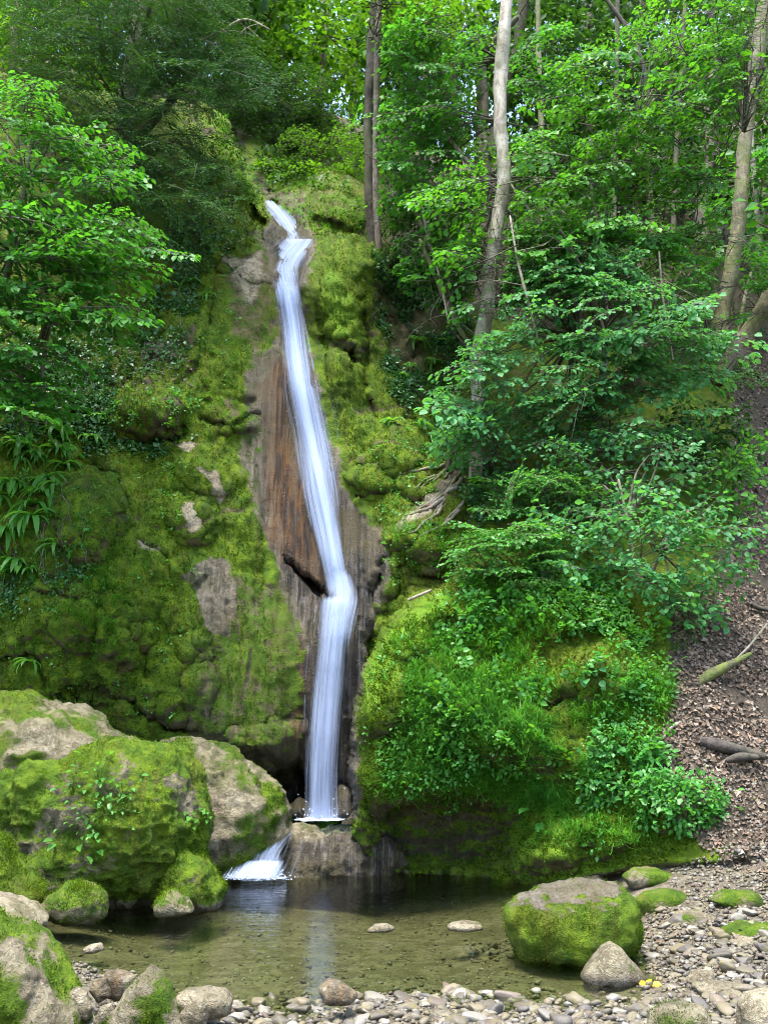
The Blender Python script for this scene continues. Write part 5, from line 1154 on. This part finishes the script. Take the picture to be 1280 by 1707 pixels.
lone("driftwood", "dark rotten log lying on the path", "log", [(1168,1236,9.5,14),(1200,1243,9.45,20),(1240,1252,9.4,16),(1275,1262,9.35,10)], M_WETWOOD, 0, 12)
lone("driftwood", "second short piece of dark wood under the rotten log", "log", [(1210,1268,9.35,8),(1235,1262,9.32,13),(1262,1262,9.3,8)], M_WETWOOD, 0, 13)
lone("stick", "long thin pale stick lying up the path", "branch", [(1225,1100,10.2,3),(1250,1075,10.3,4),(1278,1040,10.45,4)], M_DEADWOOD, 0, 14)
lone("stick", "grey stick at the foot of the grassy bank beside the path", "branch", [(1105,1230,9.6,3),(1125,1208,9.65,6),(1165,1198,9.7,5)], M_DEADWOOD, 0, 15)
lone("stick", "dark stick by the mossy hump", "branch", [(1185,1425,8.9,5),(1205,1402,8.95,6),(1232,1386,9.0,4)], M_WETWOOD, 0, 16)
lone("stick", "pale twig lying across the bright moss ridge", "branch", [(682,1000,10.7,5),(700,992,10.6,5),(718,984,10.6,4)], M_DEADWOOD, 0, 17)
lone("stick", "root crossing the path at the right edge", "root", [(1240,995,11.3,6),(1262,1012,11.2,8),(1300,1020,11.1,8)], M_WETWOOD, 0, 18)
lone("dead_bough", "dark stub of dead wood above the root covered mound", "branch", [(745,785,12.2,8),(750,765,12.25,9),(759,743,12.3,5)], M_WETWOOD, 0, 19)
# pale roots over the mound
o = thing("root_mat", P(np.float64(720), np.float64(850), np.float64(11.4)), "pale bare tree roots spilling down the mossy mound", "roots")
r_ = np.random.default_rng(9)
for k in range(16):
    x0, y0 = r_.uniform(735, 775), r_.uniform(775, 850); x1, y1 = x0 - r_.uniform(25, 80), y0 + r_.uniform(10, 60)
    q = np.array([(x0, y0), ((x0 + x1) / 2 + r_.uniform(-6, 6), (y0 + y1) / 2 + r_.uniform(-8, 8)), (x1, y1)]); pts = at(q[:, 0], q[:, 1])
    a = Acc(); pp = spline(q, 14); tp, tn, _ = at(pp[:, 0], pp[:, 1]); kk = np.ones(3) / 3
    tp = np.stack([np.convolve(np.pad(tp[:, c], 1, mode='edge'), kk, 'valid') for c in range(3)], 1)
    tube(a, tp + tn * .012, np.linspace(.030, .012, 14) * r_.uniform(.6, 1.1), 6, .5, .3, k); link("root", a.mesh("root", M_BARK_MID), o)
# ------------------------------------------------------------------ small growth on the rock
def spots(poly, n, rng=RNG, mask=None):
    q = sample_poly(poly, n, rng)
    p, nn, ij = at(q[:, 0], q[:, 1])
    if mask is not None:
        k = rng.random(len(q)) < mask[ij]; q, p, nn = q[k], p[k], nn[k]
    s = 3.3 * p[:, 1] / F_PX
    p = p + rng.normal(0, .5, p.shape) * s[:, None] * np.array([1, .2, 1])
    return p, nn, q
def add_moss(poly, n, size, mask, name, parent=terrain):
    p, nn, q = spots(poly, n, RNG, mask)
    keep = (np.abs(fbm(p * 3.1, 3, 77)) < .5); p, nn = p[keep], nn[keep]
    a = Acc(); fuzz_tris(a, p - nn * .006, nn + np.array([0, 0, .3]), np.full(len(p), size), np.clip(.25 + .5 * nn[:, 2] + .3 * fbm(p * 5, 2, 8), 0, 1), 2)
    TOTAL[0] += a.tris()
    c = link(name, a.mesh(name, M_MOSS, False), parent); c["kind"] = "stuff"
mm = np.clip((moss - .25) * 1.6, 0, 1)
add_moss([(0,400),(460,380),(500,500),(440,700),(440,1000),(520,1280),(0,1280)], 54000, .026, mm, "moss_cover")
add_moss([(-300,300),(0,300),(0,1400),(-300,1400)], 9000, .04, mm, "moss_cover")
add_moss([(500,390),(640,400),(780,620),(780,900),(600,1460),(560,1400),(600,1100),(640,900),(560,700)], 26000, .026, mm, "moss_cover")
add_moss([(590,1460),(640,1070),(760,950),(1120,1000),(1150,1250),(1200,1380),(1040,1480),(850,1490)], 40000, .028, mm, "moss_cover")
add_moss([(340,170),(440,330),(620,250),(620,400),(500,400),(380,420)], 9000, .035, mm, "moss_cover")

# grass
GB_V = np.array([(0,-.5,0),(0,.5,0),(.22,-.42,.42),(.22,.42,.42),(.58,-.3,.58),(.58,.3,.58),(1.0,0,.34)], float)
GB_F = np.array([(0,2,1),(1,2,3),(2,4,3),(3,4,5),(4,6,5)])
def tufts(acc, p, nn, blades, length, width, rng, lean=.6):
    N = len(p); k = blades
    pos = np.repeat(p, k, 0) + rng.normal(0, .02, (N * k, 3)); nr = np.repeat(nn, k, 0)
    az = rng.uniform(0, 2 * np.pi, N * k); ex = np.stack([np.cos(az), np.sin(az), 0 * az], -1) + nr * lean * np.array([1, 1, 0]); ex[:, 2] = 0; ex = norm(ex)
    ez = norm(np.tile([0, 0, 1.0], (N * k, 1)) + nr * .3); ey = norm(np.cross(ez, ex)); ez = np.cross(ex, ey)
    L = length * rng.uniform(.5, 1.25, N * k); droop = rng.uniform(-.6, 1.1, N * k)
    tint = np.clip(np.repeat(rng.normal(.5, .2, N), k) + rng.normal(0, .15, N * k), 0, 1)
    acc.inst(GB_V, GB_F, pos, ex, ey, ez, np.stack([L * .8, np.full(N * k, width), L * droop], 1), tint)
ga = Acc(); rgr = np.random.default_rng(71)
RIDGE_G = [(600,1200),(610,1120),(650,1050),(730,975),(790,990),(770,1040),(710,1080),(670,1130),(650,1220)]
BANKG = [(615,1150),(660,1060),(740,990),(900,960),(1080,1010),(1130,1090),(1110,1200),(1060,1290),(930,1330),(840,1330),(740,1320),(630,1310),(620,1220)]
p, nn, q = spots(BANKG, 2600, rgr); k = (fbm(p * 1.7, 3, 12) > -.12) & ~(inside(RIDGE_G, q[:, 0], q[:, 1]) & (rgr.random(len(p)) < .75)); tufts(ga, p[k], nn[k], 13, .23, .0068, rgr)
p, nn, q = spots([(640,1280),(860,1290),(960,1310),(940,1350),(650,1330)], 240, rgr); tufts(ga, p, nn, 16, .26, .006, rgr)
for poly, n, L in [([(640,870),(780,880),(760,960),(690,950)], 70, .2), ([(100,820),(200,900),(200,1060),(110,1040)], 110, .14), ([(990,1330),(1100,1340),(1100,1420),(1000,1400)], 60, .2), ([(1060,1290),(1180,1310),(1190,1380),(1080,1380)], 110, .12),
                   ([(840,1330),(980,1330),(1000,1400),(880,1420)], 120, .16), ([(1100,980),(1200,940),(1180,1060),(1120,1100)], 80, .16), ([(360,180),(430,300),(420,340),(360,260)], 60, .14), ([(440,330),(620,240),(620,380),(520,390)], 160, .16), ([(690,600),(780,640),(780,780),(720,760)], 90, .16), ([(0,760),(330,700),(330,1000),(240,1180),(0,1150)], 260, .10), ([(130,950),(200,960),(210,1080),(140,1080)], 70, .16), ([(250,620),(400,560),(420,680),(330,760)], 60, .09)]:
    p, nn, q = spots(poly, n, rgr); tufts(ga, p, nn, 12, L, .006, rgr)
TOTAL[0] += ga.tris()
tag(link("grass", ga.mesh("grass", M_GRASS)), "fine green grass hanging over the bank and rocks", "grass", None, "stuff")

# rosette herbs
def rosette_arrays(p, nn, k, size, rng, spread=.06, tb=.5, rise=.10):
    N = len(p); nr = np.repeat(nn, k, 0); az = rng.uniform(0, 2 * np.pi, N * k)
    up = norm(np.tile([0, 0, 1.0], (N * k, 1)) * .8 + nr * .5 + rng.normal(0, .35, (N * k, 3)))
    a = norm(np.cross(nr, rng.normal(0, 1, (N * k, 3)))); d = norm(a + nr * .55 + np.array([0, 0, -.15]))
    pos = np.repeat(p, k, 0) + a * rng.uniform(0, spread, N * k)[:, None] + nr * rng.uniform(0, rise, N * k)[:, None]
    sz = size * rng.uniform(.5, 1.35, N * k) * np.repeat(rng.uniform(.7, 1.3, N), k)
    ti = np.clip(np.repeat(rng.normal(tb, .2, N), k) + rng.normal(0, .15, N * k), 0, 1)
    return pos, d, up, sz, ti
def herbs(acc, p, nn, k, size, rng, tpl, **kw):
    pos, d, up, sz, ti = rosette_arrays(p, nn, k, size, rng, **kw)
    ex, ey, ez = frame(d, up); acc.inst(tpl[0], tpl[1], pos, ex, ey, ez, sz, ti)
RIDGE = [(600,1200),(610,1120),(650,1050),(730,975),(790,990),(770,1040),(710,1080),(670,1130),(650,1220)]     # bare bright moss along the bank's edge
ha = Acc(); rh = np.random.default_rng(81)
for poly, n, k, s in [(BANKG, 900, 8, .042), ([(700,960),(900,930),(1100,1000),(1120,1080),(900,1040),(740,1040)], 500, 10, .060), ([(980,1330),(1110,1320),(1120,1250),(1000,1230)], 130, 12, .055),
                   ([(850,1340),(1010,1340),(1000,1420),(880,1400)], 150, 9, .05), ([(1060,1290),(1190,1310),(1200,1370),(1080,1380)], 150, 9, .05), ([(1180,620),(1280,600),(1280,860),(1200,880)], 240, 8, .06), ([(1000,1000),(1140,1010),(1120,1100),(980,1090)], 160, 10, .06)]:
    p, nn, q = spots(poly, n, rh); kk = (fbm(p * 1.5, 3, 33) > -.02) & ~(inside(RIDGE, q[:, 0], q[:, 1]) & (rh.random(len(p)) < .9)); herbs(ha, p[kk], nn[kk], k, s, rh, LEAF_B, spread=.09, rise=.14)
TOTAL[0] += ha.tris()
tag(link("bank_herbs", ha.mesh("bank_herbs", M_HERB)), "low leafy herbs mixed through the grass on the bank", "herbs", None, "stuff")
# taller arching herbs rising out of the bank
p, nn, q = spots([(760,1060),(900,990),(1080,1020),(1120,1090),(1110,1200),(1060,1280),(930,1320),(820,1310),(720,1300),(690,1220),(740,1130)], 55, rh); dv = nn * np.array([.6, .6, 0]) + rh.normal(0, .45, (len(p), 3)); dv[:, 2] = rh.uniform(.25, 1.1, len(p))
arr, tw_ = put_sprays(SP_BUSH, p, dv, rh.uniform(.2, .42, len(p)), .85, rh, .5, .5)
ta = Acc(); ex, ey, ez = frame(arr[1], arr[2]); ta.inst(LEAF_A[0], LEAF_A[1], arr[0], ex, ey, ez, arr[3], arr[4]); TOTAL[0] += ta.tris()
tag(link("arching_herbs", ta.mesh("arching_herbs", M_HERB)), "taller arching herbs standing above the grass on the bank", "herbs", None, "stuff")
hw = Acc()
for poly, n, k, s in [([(0,640),(330,600),(330,760),(0,780)], 260, 9, .045), ([(0,780),(330,740),(330,980),(0,1000)], 170, 8, .036), ([(0,1000),(330,980),(330,1200),(0,1180)], 70, 8, .032), ([(-330,400),(0,400),(0,1400),(-330,1400)], 420, 9, .06), ([(600,700),(760,720),(740,860),(640,880)], 110, 8, .036), ([(640,860),(760,880),(740,980),(640,1000)], 60, 8, .035), ([(330,430),(430,420),(400,640),(330,640)], 60, 8, .035)]:
    p, nn, q = spots(poly, n, rh); kk = fbm(p * 1.6, 3, 35) > -.05; herbs(hw, p[kk], nn[kk], k, s, rh, LEAF_B, spread=.07, rise=.06)
TOTAL[0] += hw.tris()
tag(link("wall_herbs", hw.mesh("wall_herbs", M_HERB)), "tiny green herbs sprinkled over the mossy walls", "herbs", None, "stuff")
hb = Acc()
for poly, n, k, s in [([(420,200),(620,220),(620,330),(440,320)], 340, 8, .09), ([(850,400),(1280,430),(1280,640),(1000,620),(850,560)], 620, 8, .08), ([(640,330),(860,300),(1000,330),(860,420),(660,420)], 460, 8, .09), ([(1000,250),(1280,250),(1280,430),(1000,420)], 420, 7, .10), ([(200,120),(420,150),(420,220),(300,220)], 120, 8, .09)]:
    p, nn, q = spots(poly, n, rh); kk = fbm(p * .9, 3, 34) > -.12; herbs(hb, p[kk], nn[kk], k, s, rh, LEAF_B, spread=.14, rise=.2, tb=.4)
TOTAL[0] += hb.tris()
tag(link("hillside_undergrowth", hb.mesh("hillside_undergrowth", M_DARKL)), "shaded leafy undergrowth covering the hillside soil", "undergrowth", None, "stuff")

# ivy mats
def ivy(label, poly, n, size, seed, k=7, mat=M_IVY):
    r_ = np.random.default_rng(seed); p, nn, q = spots(poly, n, r_); kk = fbm(p * 1.5, 3, seed) > -.22; p, nn = p[kk], nn[kk]
    o = thing("ivy", p[np.argmin(p[:, 2])], label, "ivy", "creepers on the rock")
    a = Acc(); herbs(a, p, nn, k, size, r_, LEAF_B, spread=.10, rise=.05, tb=.45)
    TOTAL[0] += a.tris(); f = link("foliage", a.mesh("foliage", mat), o); f["kind"] = "stuff"
    w = Acc()
    for j in range(14):
        i0 = r_.integers(0, len(q)); x, y = q[i0]; L = r_.uniform(50, 140); m = 10
        xs = x + np.cumsum(r_.normal(0, 3.2, m)); ys = y - np.linspace(0, L, m); tp, tn, _ = at(xs, ys)
        tube(w, tp + tn * .02, np.linspace(.007, .003, m), 4)
    v = link("vine_stems", w.mesh("vine_stems", M_TWIG), o); v["kind"] = "stuff"
ivy("dark ivy covering the shaded wall between moss column and pale trunk", [(615,420),(760,440),(790,560),(780,680),(720,720),(650,660),(625,560)], 2100, .056, 91)
ivy("ivy and small creepers under the left hazel", [(0,560),(190,520),(330,470),(340,560),(300,620),(200,640),(140,720),(0,740)], 900, .055, 92)
ivy("ivy trailing down the cliff edge left of the upper fall", [(290,360),(400,360),(390,420),(340,470),(310,560),(280,470)], 380, .05, 93)
ivy("leafy creeper around the rounded moss knob on the left wall", [(120,660),(200,650),(190,720),(240,740),(330,720),(300,770),(190,760),(140,770)], 320, .055, 94)
ivy("small leaved creeper low on the left wall beside the bright ferns", [(0,950),(140,900),(150,960),(60,1010),(0,1020)], 200, .045, 95)
ivy("trailing creeper under the linden dome beside the root covered mound", [(700,720),(790,690),(860,760),(880,850),(790,880),(760,800)], 420, .055, 96)

# hart's tongue ferns: strap fronds, each its own part
def frond_mesh(k):
    m = 7; t = np.linspace(0, 1, m); x = t * .92 - .12 * t ** 3; z = .62 * t - (.75 + .2 * k) * t * t; w = .085 * np.sin(np.pi * np.clip(t * .92 + .10, 0, 1)) ** .6
    V = []; 
    for i in range(m): V += [(x[i], w[i], z[i] + .03), (x[i], 0, z[i]), (x[i], -w[i], z[i] + .03)]
    Fc = []
    for i in range(m - 1):
        a = i * 3
        for j in (0, 1): Fc += [(a + j, a + j + 1, a + 4 + j), (a + j, a + 4 + j, a + 3 + j)]
    return np.array(V), np.array(Fc)
FRONDS = []
for k in range(3):
    v, f = frond_mesh(k)
    for ti in (.2, .5, .85): FRONDS.append(new_mesh("frond", v, f, M_FERN, {"tint": np.full(len(v), ti)}))
def fern(px, py, size, label, seed, n=9):
    r_ = np.random.default_rng(seed); p, nn, _ = at(np.array([px]), np.array([py])); p, nn = p[0], nn[0]
    o = thing("hart_tongue_fern", p, label, "fern", "strap leaved ferns on the wall")
    out = norm(nn * np.array([1, 1, 0]) + np.array([0, -.2, 0])); a0 = math.atan2(out[1], out[0])
    for k in range(n):
        az = a0 + r_.uniform(-1.7, 1.7); s = size * r_.uniform(.65, 1.15); pit = r_.uniform(-.15, .5)
        M = Matrix.Translation(p + nn * .02) @ Matrix.Rotation(az, 4, 'Z') @ Matrix.Rotation(pit, 4, 'Y') @ Matrix.Rotation(r_.uniform(-.4, .4), 4, 'X') @ Matrix.Diagonal((s, s, s, 1))
        link("frond", FRONDS[r_.integers(0, 9)], o, M)
fl = [(40,745,.36,"topmost of the bright ferns at the left edge of the wall"),(95,720,.34,"fern just right of the topmost one, under the hazel"),(80,800,.36,"broad fern above the left moss cushion"),(20,815,.34,"fern at the very left edge, above the hanging grass"),(110,775,.30,"fern beside the flat left moss cushion's top"),
      (60,870,.38,"largest fern, drooping left of the tall moss cushion"),(15,890,.34,"fern low on the left edge beneath the others"),(95,910,.30,"fern against the moss cushion's side"),(30,950,.34,"lowest fern on the left wall"),(150,735,.28,"fern by the creeper left of the moss knob"),
      (215,730,.24,"small fern at the foot of the rounded moss knob"),(170,700,.24,"small fern above the creeper, left of the moss knob"),(55,1105,.2,"tiny fern on the low left moss"),(725,608,.30,"bright fern on the ivy wall"),(690,572,.26,"pale green fern high on the ivy wall"),(745,575,.26,"fern beside the pale trunk on the ivy wall"),
      (655,705,.28,"fern at the top of the right moss apron"),(690,720,.28,"fern right of the moss apron's top"),(720,735,.30,"fern above the root mound"),(735,700,.24,"fern under the pale trunk's foot"),(320,480,.24,"fern on the cliff left of the upper fall"),(345,500,.2,"small fern by the moss beside the upper fall"),(180,545,.26,"fern below the hazel on the ledge"),
      (470,300,.3,"fern by the chute on the gully bank"),(560,260,.3,"fern on the gully bank left of the doubled trunk")]
rf_ = np.random.default_rng(7)
for q_ in sample_poly([(-10,690),(110,690),(130,770),(110,860),(70,960),(-10,970)], 18, rf_): fl.append((q_[0], q_[1], rf_.uniform(.2, .34), "bright strap leaved fern in the crowded patch at the left edge"))
for q_ in sample_poly([(640,560),(760,560),(770,760),(660,720)], 8, rf_): fl.append((q_[0], q_[1], rf_.uniform(.18, .26), "small fern scattered on the ivy wall right of the falls"))
for i, (x, y, s, lb) in enumerate(fl): fern(x, y, s * 1.12, lb, 500 + i, 14 if s > .3 else 10)

# little plants on the big boulder, leaves as parts
def seedling(name, label, pts, size, mat, seed, n, tpl=LEAF_L, spread=.12):
    r_ = np.random.default_rng(seed); c = np.asarray(pts, float); o = thing(name, c, label, "plant")
    pos = c + r_.normal(0, spread, (n, 3)) * np.array([1, .3, .7]); d = norm(pos - c + np.array([0, -.25, -.03]) + r_.normal(0, .05, (n, 3))); up = norm(np.array([0, -.35, 1.0]) + r_.normal(0, .3, (n, 3)))
    arr = (pos, d, up, size * r_.uniform(.7, 1.2, n), r_.random(n)); leaf_objects(o, arr, range(n), leaf_meshes(mat, tpl, mat.name + "L%d" % len(tpl[1])))
    w = Acc()
    for k in range(n): tube(w, spline([c + np.array([0, .06, -.05]), (c + pos[k]) / 2 + np.array([0, 0, .02]), pos[k]], 4), .003, 3)
    t_ = link("stems", w.mesh("stems", M_OLIVESTEM), o); t_["kind"] = "stuff"
M_OLIVESTEM = leaf_material("green_stem", (.06, .12, .02), (.09, .16, .03))
Qb, nb_ = B['big'][1], B['big'][2]; bx, by = project(Qb)
def on_big(px, py):
    d = (bx - px) ** 2 + (by - py) ** 2 + 1e4 * (nb_[:, 1] > .2); i = np.argmin(d); return Qb[i] + nb_[i] * .04
for i, (x, y, s, n, lb, sp) in enumerate([(305,1362,.085,12,"ash seedling with paired leaflets on the side of the big boulder",.07),(338,1362,.07,5,"few leaves poking out at the big boulder's right edge",.04),(165,1300,.07,22,"leafy clump on top of the big boulder",.16),(205,1322,.06,14,"smaller leafy clump right of the one on the big boulder",.10),
    (118,1410,.10,5,"strap leaved plant low on the big boulder's face",.08),(155,1400,.09,4,"two leaved plant beside the strap leaved one",.05),(175,1360,.05,26,"trailing small leaved plant down the big boulder's middle",.14),(120,1320,.06,10,"thin grassy plant on the big boulder's left shoulder",.10),(145,1375,.05,16,"small leaved tuft under the leafy clump on the big boulder",.10)]):
    seedling("seedling", lb, on_big(x, y), s, M_HERB if i % 2 else M_FERN, 600 + i, n, LEAF_L if i not in (6, 8) else LEAF_A, sp)
for i, (x, y, s, n, lb) in enumerate([(1170,1345,.10,10,"strap leaved plant on the mossy hump beside the path"),(905,1340,.10,14,"dark leaved plant hanging over the undercut bank"),(1000,1270,.10,16,"broad blue green plant low on the grassy bank"),(945,1290,.09,12,"leafy plant left of the broad blue green one"),(1190,795,.16,5,"pale large leaved maple seedling near the path"),(985,1120,.09,12,"yellow tipped leafy plant amid the grass"),
    (790,1060,.09,12,"dark creeping plant behind the bright moss ridge"),(870,1180,.09,12,"leafy plant in the middle of the grassy bank"),(1110,1130,.08,10,"leafy plant where grass meets the path"),(700,1290,.08,10,"leafy plant over the undercut's left end"),(760,1210,.08,12,"small broad leaved plant on the bank's grassy face"),(1010,1190,.09,12,"broad leaved plant below the bush by the path")]):
    c, nn, _ = at(np.array([float(x)]), np.array([float(y)])); seedling("leafy_plant", lb, c[0] + nn[0] * .08, s, M_TEAL if i % 3 == 2 else M_HERB, 640 + i, n, LEAF_A, .11)

# ------------------------------------------------------------------ stones and litter
def pebble_mesh(seed, sub):
    v, f = ico(sub); q = v + seed * 5.1
    v = v * (1 + .28 * fbm(q * 1.2, 2, seed) + .10 * ridged(q * 1.9, 2, seed + 3))[:, None]
    r_ = np.random.default_rng(seed)
    for _ in range(8):                                   # broken faces
        n_ = norm(r_.normal(0, 1, 3)); c_ = r_.uniform(.48, .8); dd = v @ n_; v = v - np.outer(np.clip(dd - c_, 0, 9) * .85, n_)
    return v * np.array([1, .78, .52]), f
rp = np.random.default_rng(99)
PM = [new_mesh("pebble", *pebble_mesh(k, 2), M_STONE_O) for k in range(9)]
SHORE = [(95,1600),(180,1620),(250,1640),(400,1655),(540,1655),(700,1648),(880,1640),(960,1652),(1050,1650),(1110,1640),(1070,1600),(1070,1540),(1100,1500),(1280,1480),(1290,1720),(90,1720)]
NEAR = [(120,1650),(240,1665),(400,1672),(640,1662),(900,1655),(980,1675),(1100,1670),(1280,1640),(1290,1715),(110,1715)]
RIGHT = [(1065,1610),(1065,1545),(1100,1520),(1280,1500),(1290,1650),(1120,1655)]
def place_pebbles(poly, n, smin, smax, label, group):
    q = sample_poly(poly, n, rp); p, nn, _ = at(q[:, 0], q[:, 1])
    for k in range(n):
        s = rp.uniform(smin, smax) * rp.uniform(.7, 1.2)
        o = bpy.data.objects.new("pebble", PM[rp.integers(0, 9)]); COL.objects.link(o)
        o.location = [float(c) for c in (p[k] + np.array([0, 0, s * .22]))]; o.scale = (s, s * rp.uniform(.8, 1.15), s * rp.uniform(.8, 1.2)); o.rotation_euler = (rp.normal(0, .25), rp.normal(0, .25), rp.uniform(0, 6.3))
        tag(o, label, "pebble", group)
place_pebbles([(120,1650),(240,1665),(400,1672),(535,1668),(535,1715),(110,1715)], 70, .03, .082, "tan or grey pebble on the near shore left of the dark wet stone", "pebbles of the near shore")
place_pebbles([(535,1668),(640,1662),(900,1655),(900,1715),(535,1715)], 70, .03, .082, "pebble on the near shore between dark wet stone and pyramid stone", "pebbles of the near shore")
place_pebbles([(900,1655),(980,1675),(1100,1670),(1280,1640),(1290,1715),(900,1715)], 62, .03, .082, "pebble along the bottom edge below the pyramid stone", "pebbles of the near shore")
place_pebbles(RIGHT, 110, .035, .075, "pale pebble in the gravel right of the block boulder", "pebbles of the right shore")
place_pebbles([(770,1585),(850,1570),(860,1600),(800,1605)], 14, .03, .06, "small pale pebble on the little spit left of the block boulder", "pebbles of the spit")

ga = Acc(); T1 = [pebble_mesh(20 + k, 1) for k in range(4)]; T0 = [pebble_mesh(30 + k, 0) for k in range(4)]
def gravel(poly, n, s0, s1, lift=.2, mask=None, flat=.5):
    p, nn, q = spots(poly, n, rp, mask); n = len(p); az = rp.uniform(0, 6.3, n)
    up = norm(nn * np.sign(nn[:, 2:3] + 1e-6) + rp.normal(0, .25, (n, 3))); a = norm(np.cross(up, np.stack([np.cos(az), np.sin(az), 0 * az], -1))); b = np.cross(up, a)
    s = s0 + (s1 - s0) * rp.random(n) ** 2.2; w = rp.integers(0, 4, n); ti = rp.random(n)
    T = T1 if s1 > .045 else T0
    for k in range(4):
        m = w == k; ga.inst(T[k][0], T[k][1], p[m] + up[m] * (s[m] * lift)[:, None], a[m], b[m], up[m], np.stack([s[m], s[m], s[m]], 1), ti[m])
gravel(NEAR, 800, .02, .05); gravel(NEAR, 1500, .012, .03)
gravel([(1280,1480),(1560,1470),(1600,1760),(1280,1760)], 900, .02, .045)
gravel([(-260,1560),(-10,1540),(110,1720),(60,1800),(-260,1800)], 500, .02, .045)
gravel([(100,1716),(1290,1716),(1300,1850),(90,1850)], 800, .02, .045)
gravel(SHORE, 1500, .012, .035)
gravel(RIGHT, 1500, .014, .035)
gravel([(1100,1500),(1130,1440),(1280,1400),(1280,1510)], 900, .012, .035)
gravel([(1040,1310),(1180,1250),(1280,1230),(1280,1430),(1180,1420)], 700, .010, .030)
gravel([(100,1560),(370,1500),(560,1475),(850,1480),(860,1600),(900,1650),(500,1650),(250,1640),(120,1610)], 1500, .012, .030, .0)
gravel([(770,1580),(850,1565),(860,1605),(790,1606)], 160, .012, .03)
gravel([(95,1600),(150,1612),(240,1632),(230,1645),(120,1630)], 160, .012, .03)
TOTAL[0] += ga.tris()
tag(link("gravel", ga.mesh("gravel", M_STONE_T)), "pale limestone gravel along the shore and pool bed", "gravel", None, "stuff")
la = Acc(); rl = np.random.default_rng(111)
for poly, n, s in [([(1060,1310),(1120,1180),(1120,1010),(1190,960),(1240,880),(1290,860),(1290,1480),(1180,1420)], 8500, .045), ([(1200,560),(1290,540),(1290,880),(1230,880)], 1500, .06), ([(1280,560),(1600,560),(1600,1480),(1280,1480)], 3500, .055), ([(180,590),(330,590),(330,650),(200,650)], 300, .04), ([(700,260),(1280,260),(1280,560),(900,520)], 1800, .08),
                   ([(430,180),(600,230),(470,300)], 200, .07), ([(1060,1470),(1280,1450),(1280,1700),(1080,1640)], 260, .035), ([(0,1180),(200,1260),(0,1260)], 6, .05)]:
    p, nn, q = spots(poly, n, rl); kk = fbm(p * 2.2, 3, 44) > -.42 + .3 * (rl.random(len(p)) - .5); p, nn = p[kk], nn[kk]; N = len(p); up = norm(nn + rl.normal(0, .4, (N, 3))); d = norm(np.cross(up, rl.normal(0, 1, (N, 3))))
    ex, ey, ez = frame(d, up); la.inst(LEAF_B[0] * np.array([1, 1.2, 2.2]), LEAF_B[1], p + nn * .012, ex, ey, ez, s * rl.uniform(.3, 1.0, N) ** 1.0 * np.where(rl.random(N) < .12, 1.9, 1.25), rl.random(N))
TOTAL[0] += la.tris()
tag(link("leaf_litter", la.mesh("leaf_litter", M_LITTER, False)), "brown dead leaves strewn over the path and slope", "leaf litter", None, "stuff")
# yellow leaves floating by the pyramid stone
M_YELLOW = leaf_material("autumn_leaf", (.55, .30, .02), (.60, .50, .03), None, .3)
o = thing("floating_leaf", P(np.float64(1083), np.float64(1641), float(Yz(1083, 1641, .02))), "orange and yellow autumn leaf floating beside the pyramid stone", "leaf")
pos = np.array(o.location)[None] + np.array([(-.015, 0, .0), (.0, .005, .006), (.015, 0, 0), (.0, -.01, .0)]) 
ym = leaf_meshes(M_YELLOW, LEAF_A, "yellow")
leaf_objects(o, (pos, norm(np.array([(-1, -.3, .2), (.1, 1, .3), (1, -.2, .1), (.2, -1, .1)])), np.array([(.3, -.6, 1.0), (-.4, -.3, 1.0), (.1, -.8, 1.0), (.5, -.2, 1.0)]), np.array([.06, .05, .055, .04]), np.array([.1, .5, .9, .2])), range(4), ym)
print("PLANT TRIS", TOTAL[0])
